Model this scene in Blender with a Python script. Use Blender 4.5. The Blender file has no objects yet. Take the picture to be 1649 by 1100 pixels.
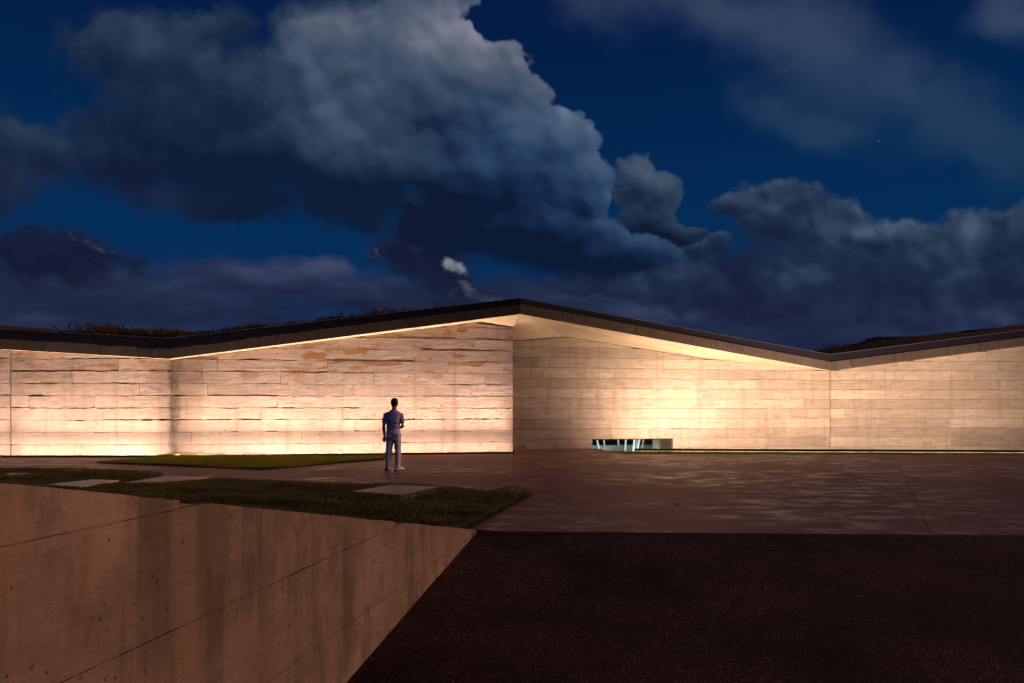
import bpy, bmesh, math, random
import numpy as np
from mathutils import Vector, Matrix

random.seed(7)
rng = np.random.default_rng(7)
scene = bpy.context.scene
col = scene.collection
R = math.radians

# ------------------------------------------------------------------ camera
FPX, HZ, CX, EYE = 1100.0, 657.0, 824.5, 1.5      # focal length, horizon and centre of the 1649 px photograph; eye height
cam_data = bpy.data.cameras.new('camera')
cam = bpy.data.objects.new('camera', cam_data)
col.objects.link(cam)
cam.location = (0, 0, EYE)
cam.rotation_euler = (R(90), 0, 0)
cam_data.sensor_width = 36
cam_data.lens = FPX / 1649 * 36
cam_data.shift_y = (HZ - 550) / 1649
cam_data.clip_end = 3000
cam_data.clip_start = 0.05
scene.camera = cam

# ------------------------------------------------------------------ exposure
vs = scene.view_settings
vs.view_transform = 'Standard'
vs.look = 'None'
vs.exposure = 0
vs.gamma = 1
vs.use_curve_mapping = False
scene.cycles.max_bounces = 6
scene.cycles.diffuse_bounces = 4
scene.cycles.use_denoising = True
scene.cycles.sample_clamp_indirect = 3.0

# ------------------------------------------------------------------ node helpers
class NT:
    """thin wrapper to write node trees as expressions"""
    def __init__(self, tree):
        self.t = tree
    def new(self, typ, **kw):
        n = self.t.nodes.new(typ)
        for k, v in kw.items():
            setattr(n, k, v)
        return n
    def put(self, sock, v):
        if isinstance(v, bpy.types.NodeSocket):
            self.t.links.new(v, sock)
        elif v is not None:
            if hasattr(sock.default_value, '__len__') and not hasattr(v, '__len__'):
                v = (v,) * len(sock.default_value)
            if hasattr(sock.default_value, '__len__') and len(sock.default_value) == 4 and len(v) == 3:
                v = (*v, 1)
            sock.default_value = v
    def m(self, op, a, b=None, c=None, clamp=False):
        n = self.new('ShaderNodeMath', operation=op, use_clamp=clamp)
        self.put(n.inputs[0], a); self.put(n.inputs[1], b); self.put(n.inputs[2], c)
        return n.outputs[0]
    def v(self, op, a, b=None, scale=None):
        n = self.new('ShaderNodeVectorMath', operation=op)
        self.put(n.inputs[0], a); self.put(n.inputs[1], b)
        if scale is not None: self.put(n.inputs['Scale'], scale)
        return n.outputs['Value'] if op in ('LENGTH', 'DOT_PRODUCT') else n.outputs[0]
    def noise(self, vec, scale, detail=4, rough=.5, dist=0, color=False):
        n = self.new('ShaderNodeTexNoise')
        self.put(n.inputs['Vector'], vec); self.put(n.inputs['Scale'], scale)
        n.inputs['Detail'].default_value = detail; n.inputs['Roughness'].default_value = rough
        n.inputs['Distortion'].default_value = dist
        return n.outputs['Color'] if color else n.outputs['Fac']
    def vor(self, vec, scale, feature='F1', detail=0, rough=.5, smooth=.4, out='Distance', rand=1):
        n = self.new('ShaderNodeTexVoronoi', feature=feature)
        n.normalize = True
        self.put(n.inputs['Vector'], vec); self.put(n.inputs['Scale'], scale)
        n.inputs['Detail'].default_value = detail; n.inputs['Roughness'].default_value = rough
        n.inputs['Randomness'].default_value = rand
        if feature == 'SMOOTH_F1': n.inputs['Smoothness'].default_value = smooth
        return n.outputs[out]
    def ss(self, x, lo, hi, a=0, b=1, kind='SMOOTHSTEP'):
        n = self.new('ShaderNodeMapRange', interpolation_type=kind)
        n.clamp = True
        self.put(n.inputs['Value'], x); self.put(n.inputs['From Min'], lo); self.put(n.inputs['From Max'], hi)
        self.put(n.inputs['To Min'], a); self.put(n.inputs['To Max'], b)
        return n.outputs[0]
    def mix(self, f, a, b, mode='MIX'):
        n = self.new('ShaderNodeMix', data_type='RGBA', blend_type=mode)
        n.clamp_factor = True
        self.put(n.inputs[0], f); self.put(n.inputs[6], a); self.put(n.inputs[7], b)
        return n.outputs[2]
    def mp(self, vec, loc=(0, 0, 0), rot=(0, 0, 0), scale=(1, 1, 1), typ='POINT'):
        n = self.new('ShaderNodeMapping', vector_type=typ)
        self.put(n.inputs[0], vec)
        n.inputs['Location'].default_value = loc
        n.inputs['Rotation'].default_value = rot
        n.inputs['Scale'].default_value = scale
        return n.outputs[0]
    def sep(self, vec):
        n = self.new('ShaderNodeSeparateXYZ'); self.put(n.inputs[0], vec); return n.outputs
    def comb(self, x=0, y=0, z=0):
        n = self.new('ShaderNodeCombineXYZ')
        self.put(n.inputs[0], x); self.put(n.inputs[1], y); self.put(n.inputs[2], z)
        return n.outputs[0]
    def bump(self, h, strength=.3, dist=.02, normal=None):
        n = self.new('ShaderNodeBump')
        n.inputs['Strength'].default_value = strength; n.inputs['Distance'].default_value = dist
        self.put(n.inputs['Height'], h)
        if normal is not None: self.put(n.inputs['Normal'], normal)
        return n.outputs[0]

# ------------------------------------------------------------------ clouds: a height field per layer, worked out once with noise and lit from the upper right
def _hash(ix, iy, seed):
    h = (ix.astype(np.int64) * 374761393 + iy.astype(np.int64) * 668265263 + seed * 974711) & 0x7fffffff
    h = ((h ^ (h >> 13)) * 1274126177) & 0x7fffffff
    return ((h ^ (h >> 16)) & 0xffffff).astype(np.float32) / np.float32(0xffffff)

def vnoise(x, y, seed=0):
    ix, iy = np.floor(x), np.floor(y)
    fx, fy = (x - ix).astype(np.float32), (y - iy).astype(np.float32)
    fx = fx * fx * fx * (fx * (fx * 6 - 15) + 10); fy = fy * fy * fy * (fy * (fy * 6 - 15) + 10)
    a, b, c, d = _hash(ix, iy, seed), _hash(ix + 1, iy, seed), _hash(ix, iy + 1, seed), _hash(ix + 1, iy + 1, seed)
    return a + (b - a) * fx + (c - a) * fy + (a - b - c + d) * fx * fy

def fbm(x, y, octv=5, rough=.5, seed=0):
    s, amp, tot = 0, 1.0, 0
    for o in range(octv):
        s = s + amp * vnoise(x * 1.0, y * 1.0, seed + o * 17); tot += amp
        x, y = (x * .8 - y * .6) * 2.03 + 3.7, (x * .6 + y * .8) * 2.03 + 1.3
        amp *= rough
    return s / tot - .5

def puffs(x, y, octv=4, rough=.5, seed=0):
    """round lumps: inverted cell noise, several sizes on top of each other"""
    s, amp, tot = 0, 1.0, 0
    for o in range(octv):
        ix, iy = np.floor(x), np.floor(y)
        best = np.full(x.shape, 9, np.float32)
        for i in (-1, 0, 1):
            for j in (-1, 0, 1):
                cx_, cy_ = ix + i, iy + j
                d = (cx_ + .1 + .8 * _hash(cx_, cy_, seed + o * 31) - x) ** 2 + (cy_ + .1 + .8 * _hash(cx_, cy_, seed + o * 31 + 7) - y) ** 2
                k = np.clip(.5 + .5 * (d - best) / -.16, 0, 1)
                best = best + (d - best) * k - .16 * k * (1 - k) * .5
        s = s + amp * np.clip(1 - best, 0, 1); tot += amp
        x, y = (x * .86 - y * .5) * 2.1 + 5.1, (x * .5 + y * .86) * 2.1 + 9.4
        amp *= rough
    return s / tot - .62

def sstep(x, a, b):
    t = np.clip((x - a) / (b - a), 0, 1)
    return t * t * (3 - 2 * t)

def lerp(a, b, t):
    return a + (b - a) * t

def blob_field(X, Y, blobs, k):
    f = None
    for cx_, cy_, rx, ry, rot in blobs:
        c, s = math.cos(math.radians(rot)), math.sin(math.radians(rot))
        u, v = X - cx_, Y - cy_
        g = 1 - np.sqrt(((u * c + v * s) / rx) ** 2 + ((-u * s + v * c) / ry) ** 2)
        if f is None:
            f = g
        else:
            hh = np.clip(.5 + .5 * (g - f) / k, 0, 1)
            f = f + (g - f) * hh + k * hh * (1 - hh)
    return f

def light_map(X, Y, lights):
    s = 0
    for cx_, cy_, rx, ry, a in lights:
        s = s + a * np.exp(-((X - cx_) / rx) ** 2 - ((Y - cy_) / ry) ** 2)
    return s

def soften(H, sx, sy):
    fy = np.fft.fftfreq(H.shape[0] * 2)[:, None]; fx = np.fft.rfftfreq(H.shape[1] * 2)[None, :]
    E = np.concatenate([H, H[::-1]], 0); E = np.concatenate([E, E[:, ::-1]], 1)
    G = np.exp(-2 * math.pi ** 2 * ((fx * sx) ** 2 + (fy * sy) ** 2))
    return np.fft.irfft2(np.fft.rfft2(E) * G, s=E.shape)[:H.shape[0], :H.shape[1]].astype(np.float32)

def relief(H, gx, gy):
    """slope of the lump surface towards the light at the upper right, as a shade from -1 to 1"""
    return -np.gradient(H, axis=1) / gx * .55 + np.gradient(H, axis=0) / gy * .83

VEIL = [(1150, 30, 290, 80, 8), (1300, 80, 230, 95, 20), (1460, 170, 260, 100, 25), (1640, 30, 120, 60, 0), (1610, 240, 170, 60, 5), (1330, 210, 130, 50, 10)]
BAND = [(150, 480, 380, 52, 5), (420, 455, 170, 34, 4), (520, 440, 60, 26, 0), (620, 480, 150, 36, 8), (900, 490, 400, 44, 0), (1200, 520, 420, 60, 0), (60, 520, 300, 60, 0), (-200, 480, 300, 80, 0), (1800, 500, 300, 80, 0)]
DARK = [(60, 415, 170, 52, 6), (150, 405, 80, 26, 12), (-140, 400, 200, 70, 0), (690, 420, 100, 48, 12), (640, 400, 55, 22, 0), (730, 455, 60, 30, 10)]
BANK = [(1250, 352, 70, 58, 0), (1290, 330, 42, 40, 0), (1240, 310, 25, 22, 0), (1335, 390, 92, 75, 0), (1190, 335, 52, 24, 0), (1440, 392, 56, 40, 0), (1480, 410, 70, 50, 0), (1570, 385, 70, 48, 0), (1625, 365, 50, 38, 0),
        (1690, 380, 90, 62, 0), (1500, 465, 300, 75, 0), (1240, 465, 180, 65, 0), (1110, 455, 95, 42, -10), (1780, 420, 160, 90, 0), (1120, 405, 60, 16, -14), (1060, 425, 60, 30, 0), (1000, 450, 120, 34, 0), (1950, 400, 200, 120, 0)]
WING = [(270, 120, 150, 85, 15), (180, 70, 95, 70, 0), (330, 60, 70, 50, 0), (340, 250, 220, 85, 8), (30, 240, 100, 60, 20), (540, 320, 150, 55, 10), (180, 255, 110, 70, 0), (400, 180, 130, 110, 0), (250, 200, 130, 70, 0),
        (-60, 270, 130, 90, 0), (-260, 200, 240, 150, 0), (360, 325, 130, 40, 5)]
TOWER = [(540, 70, 118, 100, 0), (640, 0, 92, 80, 0), (480, 115, 66, 80, 0), (800, 132, 54, 60, 0), (730, 110, 60, 70, 0), (690, 170, 190, 110, 0), (900, 232, 60, 62, 0),
         (580, 210, 160, 95, 0), (820, 290, 150, 85, 0), (940, 322, 42, 44, 0), (900, 300, 75, 60, 0),
         (850, 385, 175, 62, 6), (950, 415, 150, 46, 6), (750, 365, 100, 55, 15), (700, 395, 75, 34, 25), (640, -90, 170, 120, 0)]
PUFF = [(1022, 296, 42, 48, 0), (1065, 312, 36, 36, 0), (1040, 350, 50, 40, 0), (1075, 380, 62, 24, 0)]

def cloud_layers(X, Y, gx, gy):
    """X, Y: where on the sky, in the photograph's tangent scale; gx, gy: grid steps in the same unit. Returns colour and cover."""
    N1 = fbm(X / 150, Y / 150, 4, .5, 1); N2 = fbm(X / 150, Y / 150, 4, .5, 51)
    M1 = fbm(X / 46, Y / 46, 4, .55, 101); M2 = fbm(X / 46, Y / 46, 4, .55, 151)
    D = fbm(X / 26, Y / 26, 6, .62, 201)
    rgb = np.zeros(X.shape + (3,), np.float32); cov = np.zeros(X.shape, np.float32)
    def over(c, a):
        nonlocal rgb, cov
        rgb = rgb * (1 - a)[..., None] + c * a[..., None]; cov = cov + a - cov * a
    C = lambda *v: np.array(v, np.float32)
    ramp = lambda t, *cs: np.stack([np.interp(t, [c[0] for c in cs], [c[1][k] for c in cs]) for k in range(3)], -1).astype(np.float32)
    # thin veil, upper right
    f = blob_field(X + N1 * 160, Y + N2 * 120, VEIL, .35)
    h = f + .55 * fbm(X / 120 + 7, Y / 70, 6, .55, 301) + .25 * N1
    a = sstep(h, -.15, 1.0) * .55
    over(ramp(Y - 150 * M1 * .3, (30, C(.060, .094, .155)), (180, C(.030, .066, .125)), (300, C(.016, .048, .100))), a)
    # low purple band
    f = blob_field(X + M1 * 60, Y + M2 * 26, BAND, .3)
    pf = puffs(X / 70 + M1 * .8, Y / 36 + M2 * .8, 3, .45, 11)
    h = f + .45 * pf + .30 * fbm(X / 90, Y / 30, 5, .5, 321)
    a = sstep(h, -.16, .50) * .90
    t = .40 + relief(soften(h, 5 / gx, 3 / gy), gx, gy) * 5 + fbm(X / 150, Y / 36, 4, .5, 341) * .8 + light_map(X, Y, [(300, 430, 160, 22, .22), (520, 430, 60, 24, .30), (700, 480, 120, 30, -.1), (1000, 500, 160, 24, .15)])
    over(ramp(t, (0, C(.008, .012, .036)), (.5, C(.018, .027, .067)), (1, C(.050, .062, .128))), a)
    # bank of cumulus, lower right
    f = blob_field(X + M1 * 42, Y + M2 * 36, BANK, .22)
    pf = puffs(X / 50 + M1 * .5, Y / 44 + M2 * .5, 4, .5, 21)
    h = np.minimum(f, .8) + .42 * pf + .20 * D
    a = sstep(h, -.03, .32) * .97
    H = soften(np.sqrt(np.clip(f + .1, 0, 1)) * .6 + .55 * pf + .05 * D, 5 / gx, 5 / gy)
    t = .21 + relief(H, gx, gy) * 14 + .5 * pf + M1 * .45 + N2 * .4 + D * .12 + light_map(X, Y, [(1290, 325, 90, 36, .20), (1590, 360, 80, 40, .32), (1440, 368, 55, 26, .26), (1388, 378, 26, 12, .5),
         (1290, 445, 60, 28, .34), (1250, 490, 200, 60, -.14), (1085, 430, 50, 20, .42), (1400, 440, 100, 40, -.14), (1180, 410, 60, 40, -.16), (1660, 470, 160, 50, -.14), (1230, 390, 50, 40, -.16), (1610, 520, 60, 30, .22), (1090, 460, 60, 40, -.1)])
    c = ramp(t, (0, C(.0080, .0150, .045)), (.35, C(.014, .027, .062)), (.7, C(.034, .060, .110)), (1.1, C(.098, .128, .190)))
    c = lerp(c, c * C(1.04, .92, .96) + C(.002, .001, .006), sstep(Y, 390, 520)[..., None])
    over(c, a)
    # soft wing on the left
    f = blob_field(X + N1 * 80 + M1 * 60, Y + N2 * 60 + M2 * 50, WING, .3)
    pf = puffs(X / 90 + M1 * .8, Y / 74 + M2 * .8, 3, .5, 31)
    h = np.minimum(f, .7) + .38 * pf + .40 * M1 + .30 * D
    a = sstep(h, -.10, .55) * .95
    H = soften(np.clip(f, 0, .8) * .7 + .5 * pf, 9 / gx, 9 / gy)
    t = .24 + relief(H, gx, gy) * 11 + .30 * pf + .35 * M2 + .4 * N1 + .12 * D + light_map(X, Y, [(215, 60, 120, 60, .20), (300, 110, 110, 50, .14), (390, 190, 120, 60, .04), (400, 60, 60, 60, -.1),
         (480, 290, 190, 50, -.40), (540, 340, 160, 45, -.25), (250, 270, 180, 60, -.14), (60, 280, 160, 60, .02), (200, 190, 60, 60, -.1)])
    c = ramp(t, (0, C(.0048, .0115, .034)), (.35, C(.013, .026, .060)), (.75, C(.038, .060, .102)), (1.1, C(.095, .122, .170)))
    c = lerp(c, c * C(1.02, .93, .97) + C(.002, .001, .005), (sstep(Y, 190, 300) * sstep(X, 420, 150))[..., None])
    over(c, a)
    # dark low scud
    f = blob_field(X + M1 * 60 + N1 * 30, Y + M2 * 40, DARK, .25)
    h = f + .9 * fbm(X / 60, Y / 30, 6, .62, 361)
    a = sstep(h, -.12, .50) * .90
    t = .35 + relief(h, gx, gy) * 3 + M1 * .5 + light_map(X, Y, [(225, 425, 30, 18, .5), (600, 405, 20, 9, .45), (665, 398, 30, 8, .4), (770, 400, 12, 30, .4), (720, 475, 60, 18, .5)]) * sstep(D + M2 * .6, -.10, .22)
    over(ramp(t, (0, C(.0050, .0072, .024)), (.5, C(.011, .013, .036)), (1.2, C(.085, .105, .165))), a)
    # small puff beside the tower, then the tower itself
    f2 = blob_field(X + M1 * 30, Y + M2 * 28, PUFF, .22)
    pf2 = puffs(X / 38 + M1 * .4, Y / 38 + M2 * .4, 4, .5, 41)
    h2 = np.minimum(f2, .8) + .42 * pf2 + .10 * D
    H2 = soften(np.clip(f2 + .2, 0, .9) * .6 + .4 * pf2, 5 / gx, 5 / gy)
    t2 = .36 + relief(H2, gx, gy) * 9 + .25 * pf2 + M1 * .3 + light_map(X, Y, [(1030, 272, 60, 36, .16), (1070, 385, 80, 30, -.35)])
    f = blob_field(X + M1 * 30 + N1 * 14, Y + M2 * 26 + N2 * 12, TOWER, .12)
    pf = puffs(X / 112 + M1 * .35, Y / 104 + M2 * .35, 4, .52, 63)
    pc = puffs(X / 54 + M2 * .35, Y / 50 + M1 * .35, 4, .52, 71)
    right = sstep(X + Y * .3 + N1 * 160, 480, 760) * sstep(Y - X * .12, 350, 250)
    edge = lerp(.75, .08, right)
    h = np.minimum(f, .8) + .34 * pf + .36 * pc + .07 * D - .02
    a = sstep(h, .0, edge) * .99
    base = np.sqrt(np.clip(f + .05, 0, 1)) * .50
    H = soften(base + .76 * pf + .22 * pc, 7 / gx, 7 / gy)
    Hf = soften(.36 * pc + .05 * D, 1.8 / gx, 1.8 / gy)
    rim = sstep(f, .45, .05) * right
    lit = light_map(X, Y, [(650, 30, 190, 80, .42), (705, 60, 70, 60, .14), (800, 110, 70, 50, .24), (470, 90, 60, 90, .10), (910, 205, 60, 45, .20), (540, 190, 110, 80, .16),
         (780, 190, 120, 70, .10), (950, 300, 45, 35, .08), (880, 440, 210, 50, -.50), (720, 400, 100, 50, -.46), (590, 335, 170, 60, -.40), (760, 340, 170, 60, -.16), (860, 350, 150, 50, -.12), (1000, 420, 80, 40, -.15)])
    t = .33 + relief(H, gx, gy) * 19 + relief(Hf, gx, gy) * (2.9 + 2.6 * rim) + .26 * pf + .12 * pc + .10 * rim + .03 * D + .12 * M1 + .18 * N2 + lit
    stops = ((0, C(.0050, .0100, .030)), (.25, C(.011, .023, .057)), (.5, C(.030, .056, .103)), (.8, C(.078, .104, .158)), (1.2, C(.215, .225, .285)))
    t2 = t2 - .02
    over(ramp(t2, *stops), sstep(h2, .0, .14) * .98)
    c = ramp(t, *stops)
    c = lerp(c, c * C(.76, .99, 1.16), (sstep(X, 620, 800) * sstep(Y, 120, 220))[..., None])
    over(c, a)
    # a torn gap low down where a lit cloud shows through
    f = blob_field(X + M1 * 26, Y + M2 * 22, [(736, 432, 27, 13, 24), (772, 474, 42, 13, 20)], .2)
    over(ramp(.5 + D * 1.2 + M2 - .4 * sstep(Y, 440, 460), (0, C(.045, .060, .105)), (1, C(.30, .31, .345))), sstep(f + 1.6 * D + .5 * M2, .02, .75) * lerp(.92, .30, sstep(Y, 440, 458)))
    return rgb, cov

def night_sky():
    # the clouds in front of the camera, on an azimuth / elevation chart of the sky (130 x 58 degrees)
    A0, A1, E0, E1, W_, H_ = -65.0, 65.0, -1.0, 57.0, 1820, 812
    az = np.radians(np.linspace(A0, A1, W_, dtype=np.float32))[None, :]
    el = np.radians(np.linspace(E1, E0, H_, dtype=np.float32))[:, None]
    cosa = np.clip(np.cos(az), .25, 1)
    X = CX + FPX * np.tan(np.clip(az, -1.2, 1.2)) + 0 * el
    Y = HZ - FPX * np.tan(el) / cosa
    st = FPX * math.radians((A1 - A0) / W_)
    rgb, cov = cloud_layers(X.astype(np.float32), Y.astype(np.float32), st, st)
    fade = sstep(az, math.radians(A0), math.radians(A0 + 14)) * sstep(-az, -math.radians(A1), -math.radians(A1 - 14)) * sstep(-el, -math.radians(E1), -math.radians(E1 - 14))
    cov = cov * fade
    rgb = rgb * fade[..., None]
    px = np.concatenate([rgb, cov[..., None]], -1)[::-1].astype(np.float32)
    img = bpy.data.images.new('sky_clouds', W_, H_, alpha=True, float_buffer=True)
    img.colorspace_settings.name = 'Non-Color'
    img.alpha_mode = 'CHANNEL_PACKED'
    img.pixels.foreach_set(np.ascontiguousarray(px).ravel())
    img.update(); img.pack()

    world = bpy.data.worlds.new('World')
    scene.world = world
    world.use_nodes = True
    wt = world.node_tree
    wt.nodes.clear()
    W = NT(wt)
    d = W.v('NORMALIZE', W.new('ShaderNodeTexCoord').outputs['Generated'])
    x, y, z = W.sep(d)
    az, el = W.m('ARCTAN2', x, y), W.m('ARCSINE', z)
    # clear night air: slate blue low down, deep blue overhead, dark ground below the horizon
    sky = W.mix(W.ss(el, .02, .24), (.0125, .033, .108), (.0012, .026, .096))
    sky = W.mix(W.ss(el, .20, .58), sky, (.0009, .0105, .058))
    # soft clouds everywhere else round the sky
    n = W.noise(W.mp(d, scale=(1, 1, 2.2)), 2.6, 5, .6)
    n2 = W.noise(W.mp(d, (4, 1, 2), scale=(1, 1, 2.2)), 3.4, 3, .6)
    ccol = W.mix(W.ss(n2, .35, .7), (.014, .026, .060), (.085, .115, .165))
    u = W.ss(az, R(A0), R(A1), 0, 1, 'LINEAR'); v = W.ss(el, R(E0), R(E1), 0, 1, 'LINEAR')
    ta = W.new('ShaderNodeTexImage', image=img, extension='EXTEND', interpolation='Cubic')
    W.put(ta.inputs[0], W.comb(u, v, 0))
    inside = W.m('MULTIPLY', W.m('MULTIPLY', W.ss(az, R(A0), R(A0 + 14)), W.ss(az, R(A1), R(A1 - 14))), W.ss(el, R(E1), R(E1 - 14)))
    rest = W.m('MULTIPLY', W.m('MULTIPLY', W.ss(n, .46, .66), .9), W.m('SUBTRACT', 1, inside))
    sky = W.mix(rest, sky, ccol)
    sv = W.new('ShaderNodeTexVoronoi', feature='F1')
    W.put(sv.inputs['Vector'], d); sv.inputs['Scale'].default_value = 24
    star = W.m('MULTIPLY', W.ss(sv.outputs['Distance'], .024, .008), W.ss(W.sep(sv.outputs['Color'])[0], .35, 1.0))
    sky = W.mix(W.m('MULTIPLY', star, .5), sky, (.5, .55, .65))
    keep = W.m('SUBTRACT', 1, ta.outputs['Alpha'], clamp=True)
    sky = W.v('ADD', W.v('SCALE', sky, scale=keep), ta.outputs['Color'])
    sky = W.mix(W.ss(z, .0, -.06), sky, (.010, .010, .014))
    b = W.new('ShaderNodeBackground')
    W.put(b.inputs[0], sky); b.inputs[1].default_value = 1.0
    wt.links.new(b.outputs[0], W.new('ShaderNodeOutputWorld').inputs[0])
    world.cycles.sampling_method = 'MANUAL'
    world.cycles.sample_map_resolution = 512

night_sky()

# ------------------------------------------------------------------ added warm fill, stands in for faint light of the grounds, low right
warm_fill_d = bpy.data.lights.new('sun', 'SUN')
sun = bpy.data.objects.new('sun', warm_fill_d); col.objects.link(sun)
warm_fill_d.energy = 1.9
warm_fill_d.angle = R(24)
warm_fill_d.color = (1.0, .53, .33)
sun.rotation_euler = Vector((-.95, .03, -.22)).to_track_quat('-Z', 'Y').to_euler()

# ------------------------------------------------------------------ builders
def gp(px, py, z=0.0):
    """point of the ground (at height z) seen at a pixel of the photograph"""
    y = (EYE - z) * FPX / (py - HZ)
    return ((px - CX) / FPX * y, y)

def tag(o, label=None, cat=None, group=None, kind=None):
    for k, v in (('label', label), ('category', cat), ('group', group), ('kind', kind)):
        if v: o[k] = v
    return o

def thing(name, label, cat, loc=(0, 0, 0), rz=0, group=None):
    o = bpy.data.objects.new(name, None); col.objects.link(o)
    o.location = loc; o.rotation_euler = (0, 0, rz); o.empty_display_size = .2
    return tag(o, label, cat, group)

def link(name, me, mat=None, parent=None, loc=(0, 0, 0), smooth=False):
    o = bpy.data.objects.new(name, me); col.objects.link(o)
    o.location = loc
    if mat and not me.materials: me.materials.append(mat)
    if parent: o.parent = parent
    if smooth: me.shade_smooth()
    return o

def mesh_np(name, verts, faces):
    me = bpy.data.meshes.new(name)
    me.from_pydata([tuple(map(float, v)) for v in verts], [], faces); me.update()
    return me

def bm_mesh(name, bm):
    bmesh.ops.recalc_face_normals(bm, faces=bm.faces)
    me = bpy.data.meshes.new(name); bm.to_mesh(me); bm.free()
    return me

def box(bm, x0, x1, y0, y1, z0, z1, bev=0):
    r = bmesh.ops.create_cube(bm, size=1, matrix=Matrix.Translation(((x0 + x1) / 2, (y0 + y1) / 2, (z0 + z1) / 2)) @ Matrix.Diagonal((x1 - x0, y1 - y0, z1 - z0, 1)))
    if bev:
        es = list({e for v in r['verts'] for e in v.link_edges})
        bmesh.ops.bevel(bm, geom=es, offset=bev, segments=2, affect='EDGES')

def prism(pts, z0, z1):
    """plan polygon pulled up from z0 to z1 (numbers or one per point)"""
    bm = bmesh.new()
    n = len(pts)
    zz = lambda z, i: z[i] if hasattr(z, '__len__') else z
    lo = [bm.verts.new((p[0], p[1], zz(z0, i))) for i, p in enumerate(pts)]
    hi = [bm.verts.new((p[0], p[1], zz(z1, i))) for i, p in enumerate(pts)]
    bm.faces.new(lo[::-1]); bm.faces.new(hi)
    for i in range(n):
        j = (i + 1) % n
        bm.faces.new((lo[i], lo[j], hi[j], hi[i]))
    return bm

def tube(bm, pts, radii, seg=10, squash=1.0, up=(0, 0, 1)):
    """round limb through points; squash flattens it along 'up'"""
    rings = []
    n = len(pts)
    P = [Vector(p) for p in pts]
    for i in range(n):
        t = (P[min(i + 1, n - 1)] - P[max(i - 1, 0)]).normalized()
        a = t.cross(Vector(up))
        if a.length < .05: a = t.cross(Vector((0, 1, 0)))
        a.normalize(); b = a.cross(t)
        r = radii[i]
        rings.append([bm.verts.new(P[i] + a * (r * math.cos(2 * math.pi * k / seg)) + b * (r * squash * math.sin(2 * math.pi * k / seg))) for k in range(seg)])
    for i in range(n - 1):
        for k in range(seg):
            bm.faces.new((rings[i][k], rings[i][(k + 1) % seg], rings[i + 1][(k + 1) % seg], rings[i + 1][k]))
    bm.faces.new(rings[0][::-1]); bm.faces.new(rings[-1])

def rings(bm, rows, seg=20):
    """upright body from flat elliptical rings: (x, y, z, rx, ry, power)"""
    rs = []
    for x, y, z, rx, ry, *p in rows:
        e = 2 / (p[0] if p else 2)
        r = []
        for k in range(seg):
            c, s = math.cos(2 * math.pi * k / seg), math.sin(2 * math.pi * k / seg)
            r.append(bm.verts.new((x + rx * math.copysign(abs(c) ** e, c), y + ry * math.copysign(abs(s) ** e, s), z)))
        rs.append(r)
    for i in range(len(rs) - 1):
        for k in range(seg):
            bm.faces.new((rs[i][k], rs[i][(k + 1) % seg], rs[i + 1][(k + 1) % seg], rs[i + 1][k]))
    bm.faces.new(rs[0][::-1]); bm.faces.new(rs[-1])

def fused(name, bm, voxel, smooth=4):
    """one continuous skin over overlapping pieces"""
    bmesh.ops.recalc_face_normals(bm, faces=bm.faces)
    me = bpy.data.meshes.new('tmp'); bm.to_mesh(me); bm.free()
    o = bpy.data.objects.new('tmp', me); col.objects.link(o)
    m = o.modifiers.new('r', 'REMESH'); m.mode = 'VOXEL'; m.voxel_size = voxel
    s = o.modifiers.new('s', 'SMOOTH'); s.iterations = smooth; s.factor = .5
    dg = bpy.context.evaluated_depsgraph_get()
    out = bpy.data.meshes.new_from_object(o.evaluated_get(dg)); out.name = name
    bpy.data.objects.remove(o); bpy.data.meshes.remove(me)
    return out

# ------------------------------------------------------------------ materials
def mat(name, rough=.8, spec=.3):
    m = bpy.data.materials.new(name); m.use_nodes = True
    N = NT(m.node_tree)
    b = m.node_tree.nodes['Principled BSDF']
    b.inputs['Roughness'].default_value = rough
    b.inputs['Specular IOR Level'].default_value = spec
    return m, N, b

def obj_co(N): return N.new('ShaderNodeTexCoord').outputs['Object']
def rnd(N): return N.new('ShaderNodeObjectInfo').outputs['Random']

def plain(name, c, rough=.6, spec=.3, metal=0, var=.15, scale=30):
    m, N, b = mat(name, rough, spec)
    n = N.noise(obj_co(N), scale, 3)
    N.put(b.inputs['Base Color'], N.mix(n, tuple(x * (1 - var) for x in c), tuple(min(1, x * (1 + var)) for x in c)))
    b.inputs['Metallic'].default_value = metal
    return m

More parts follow.
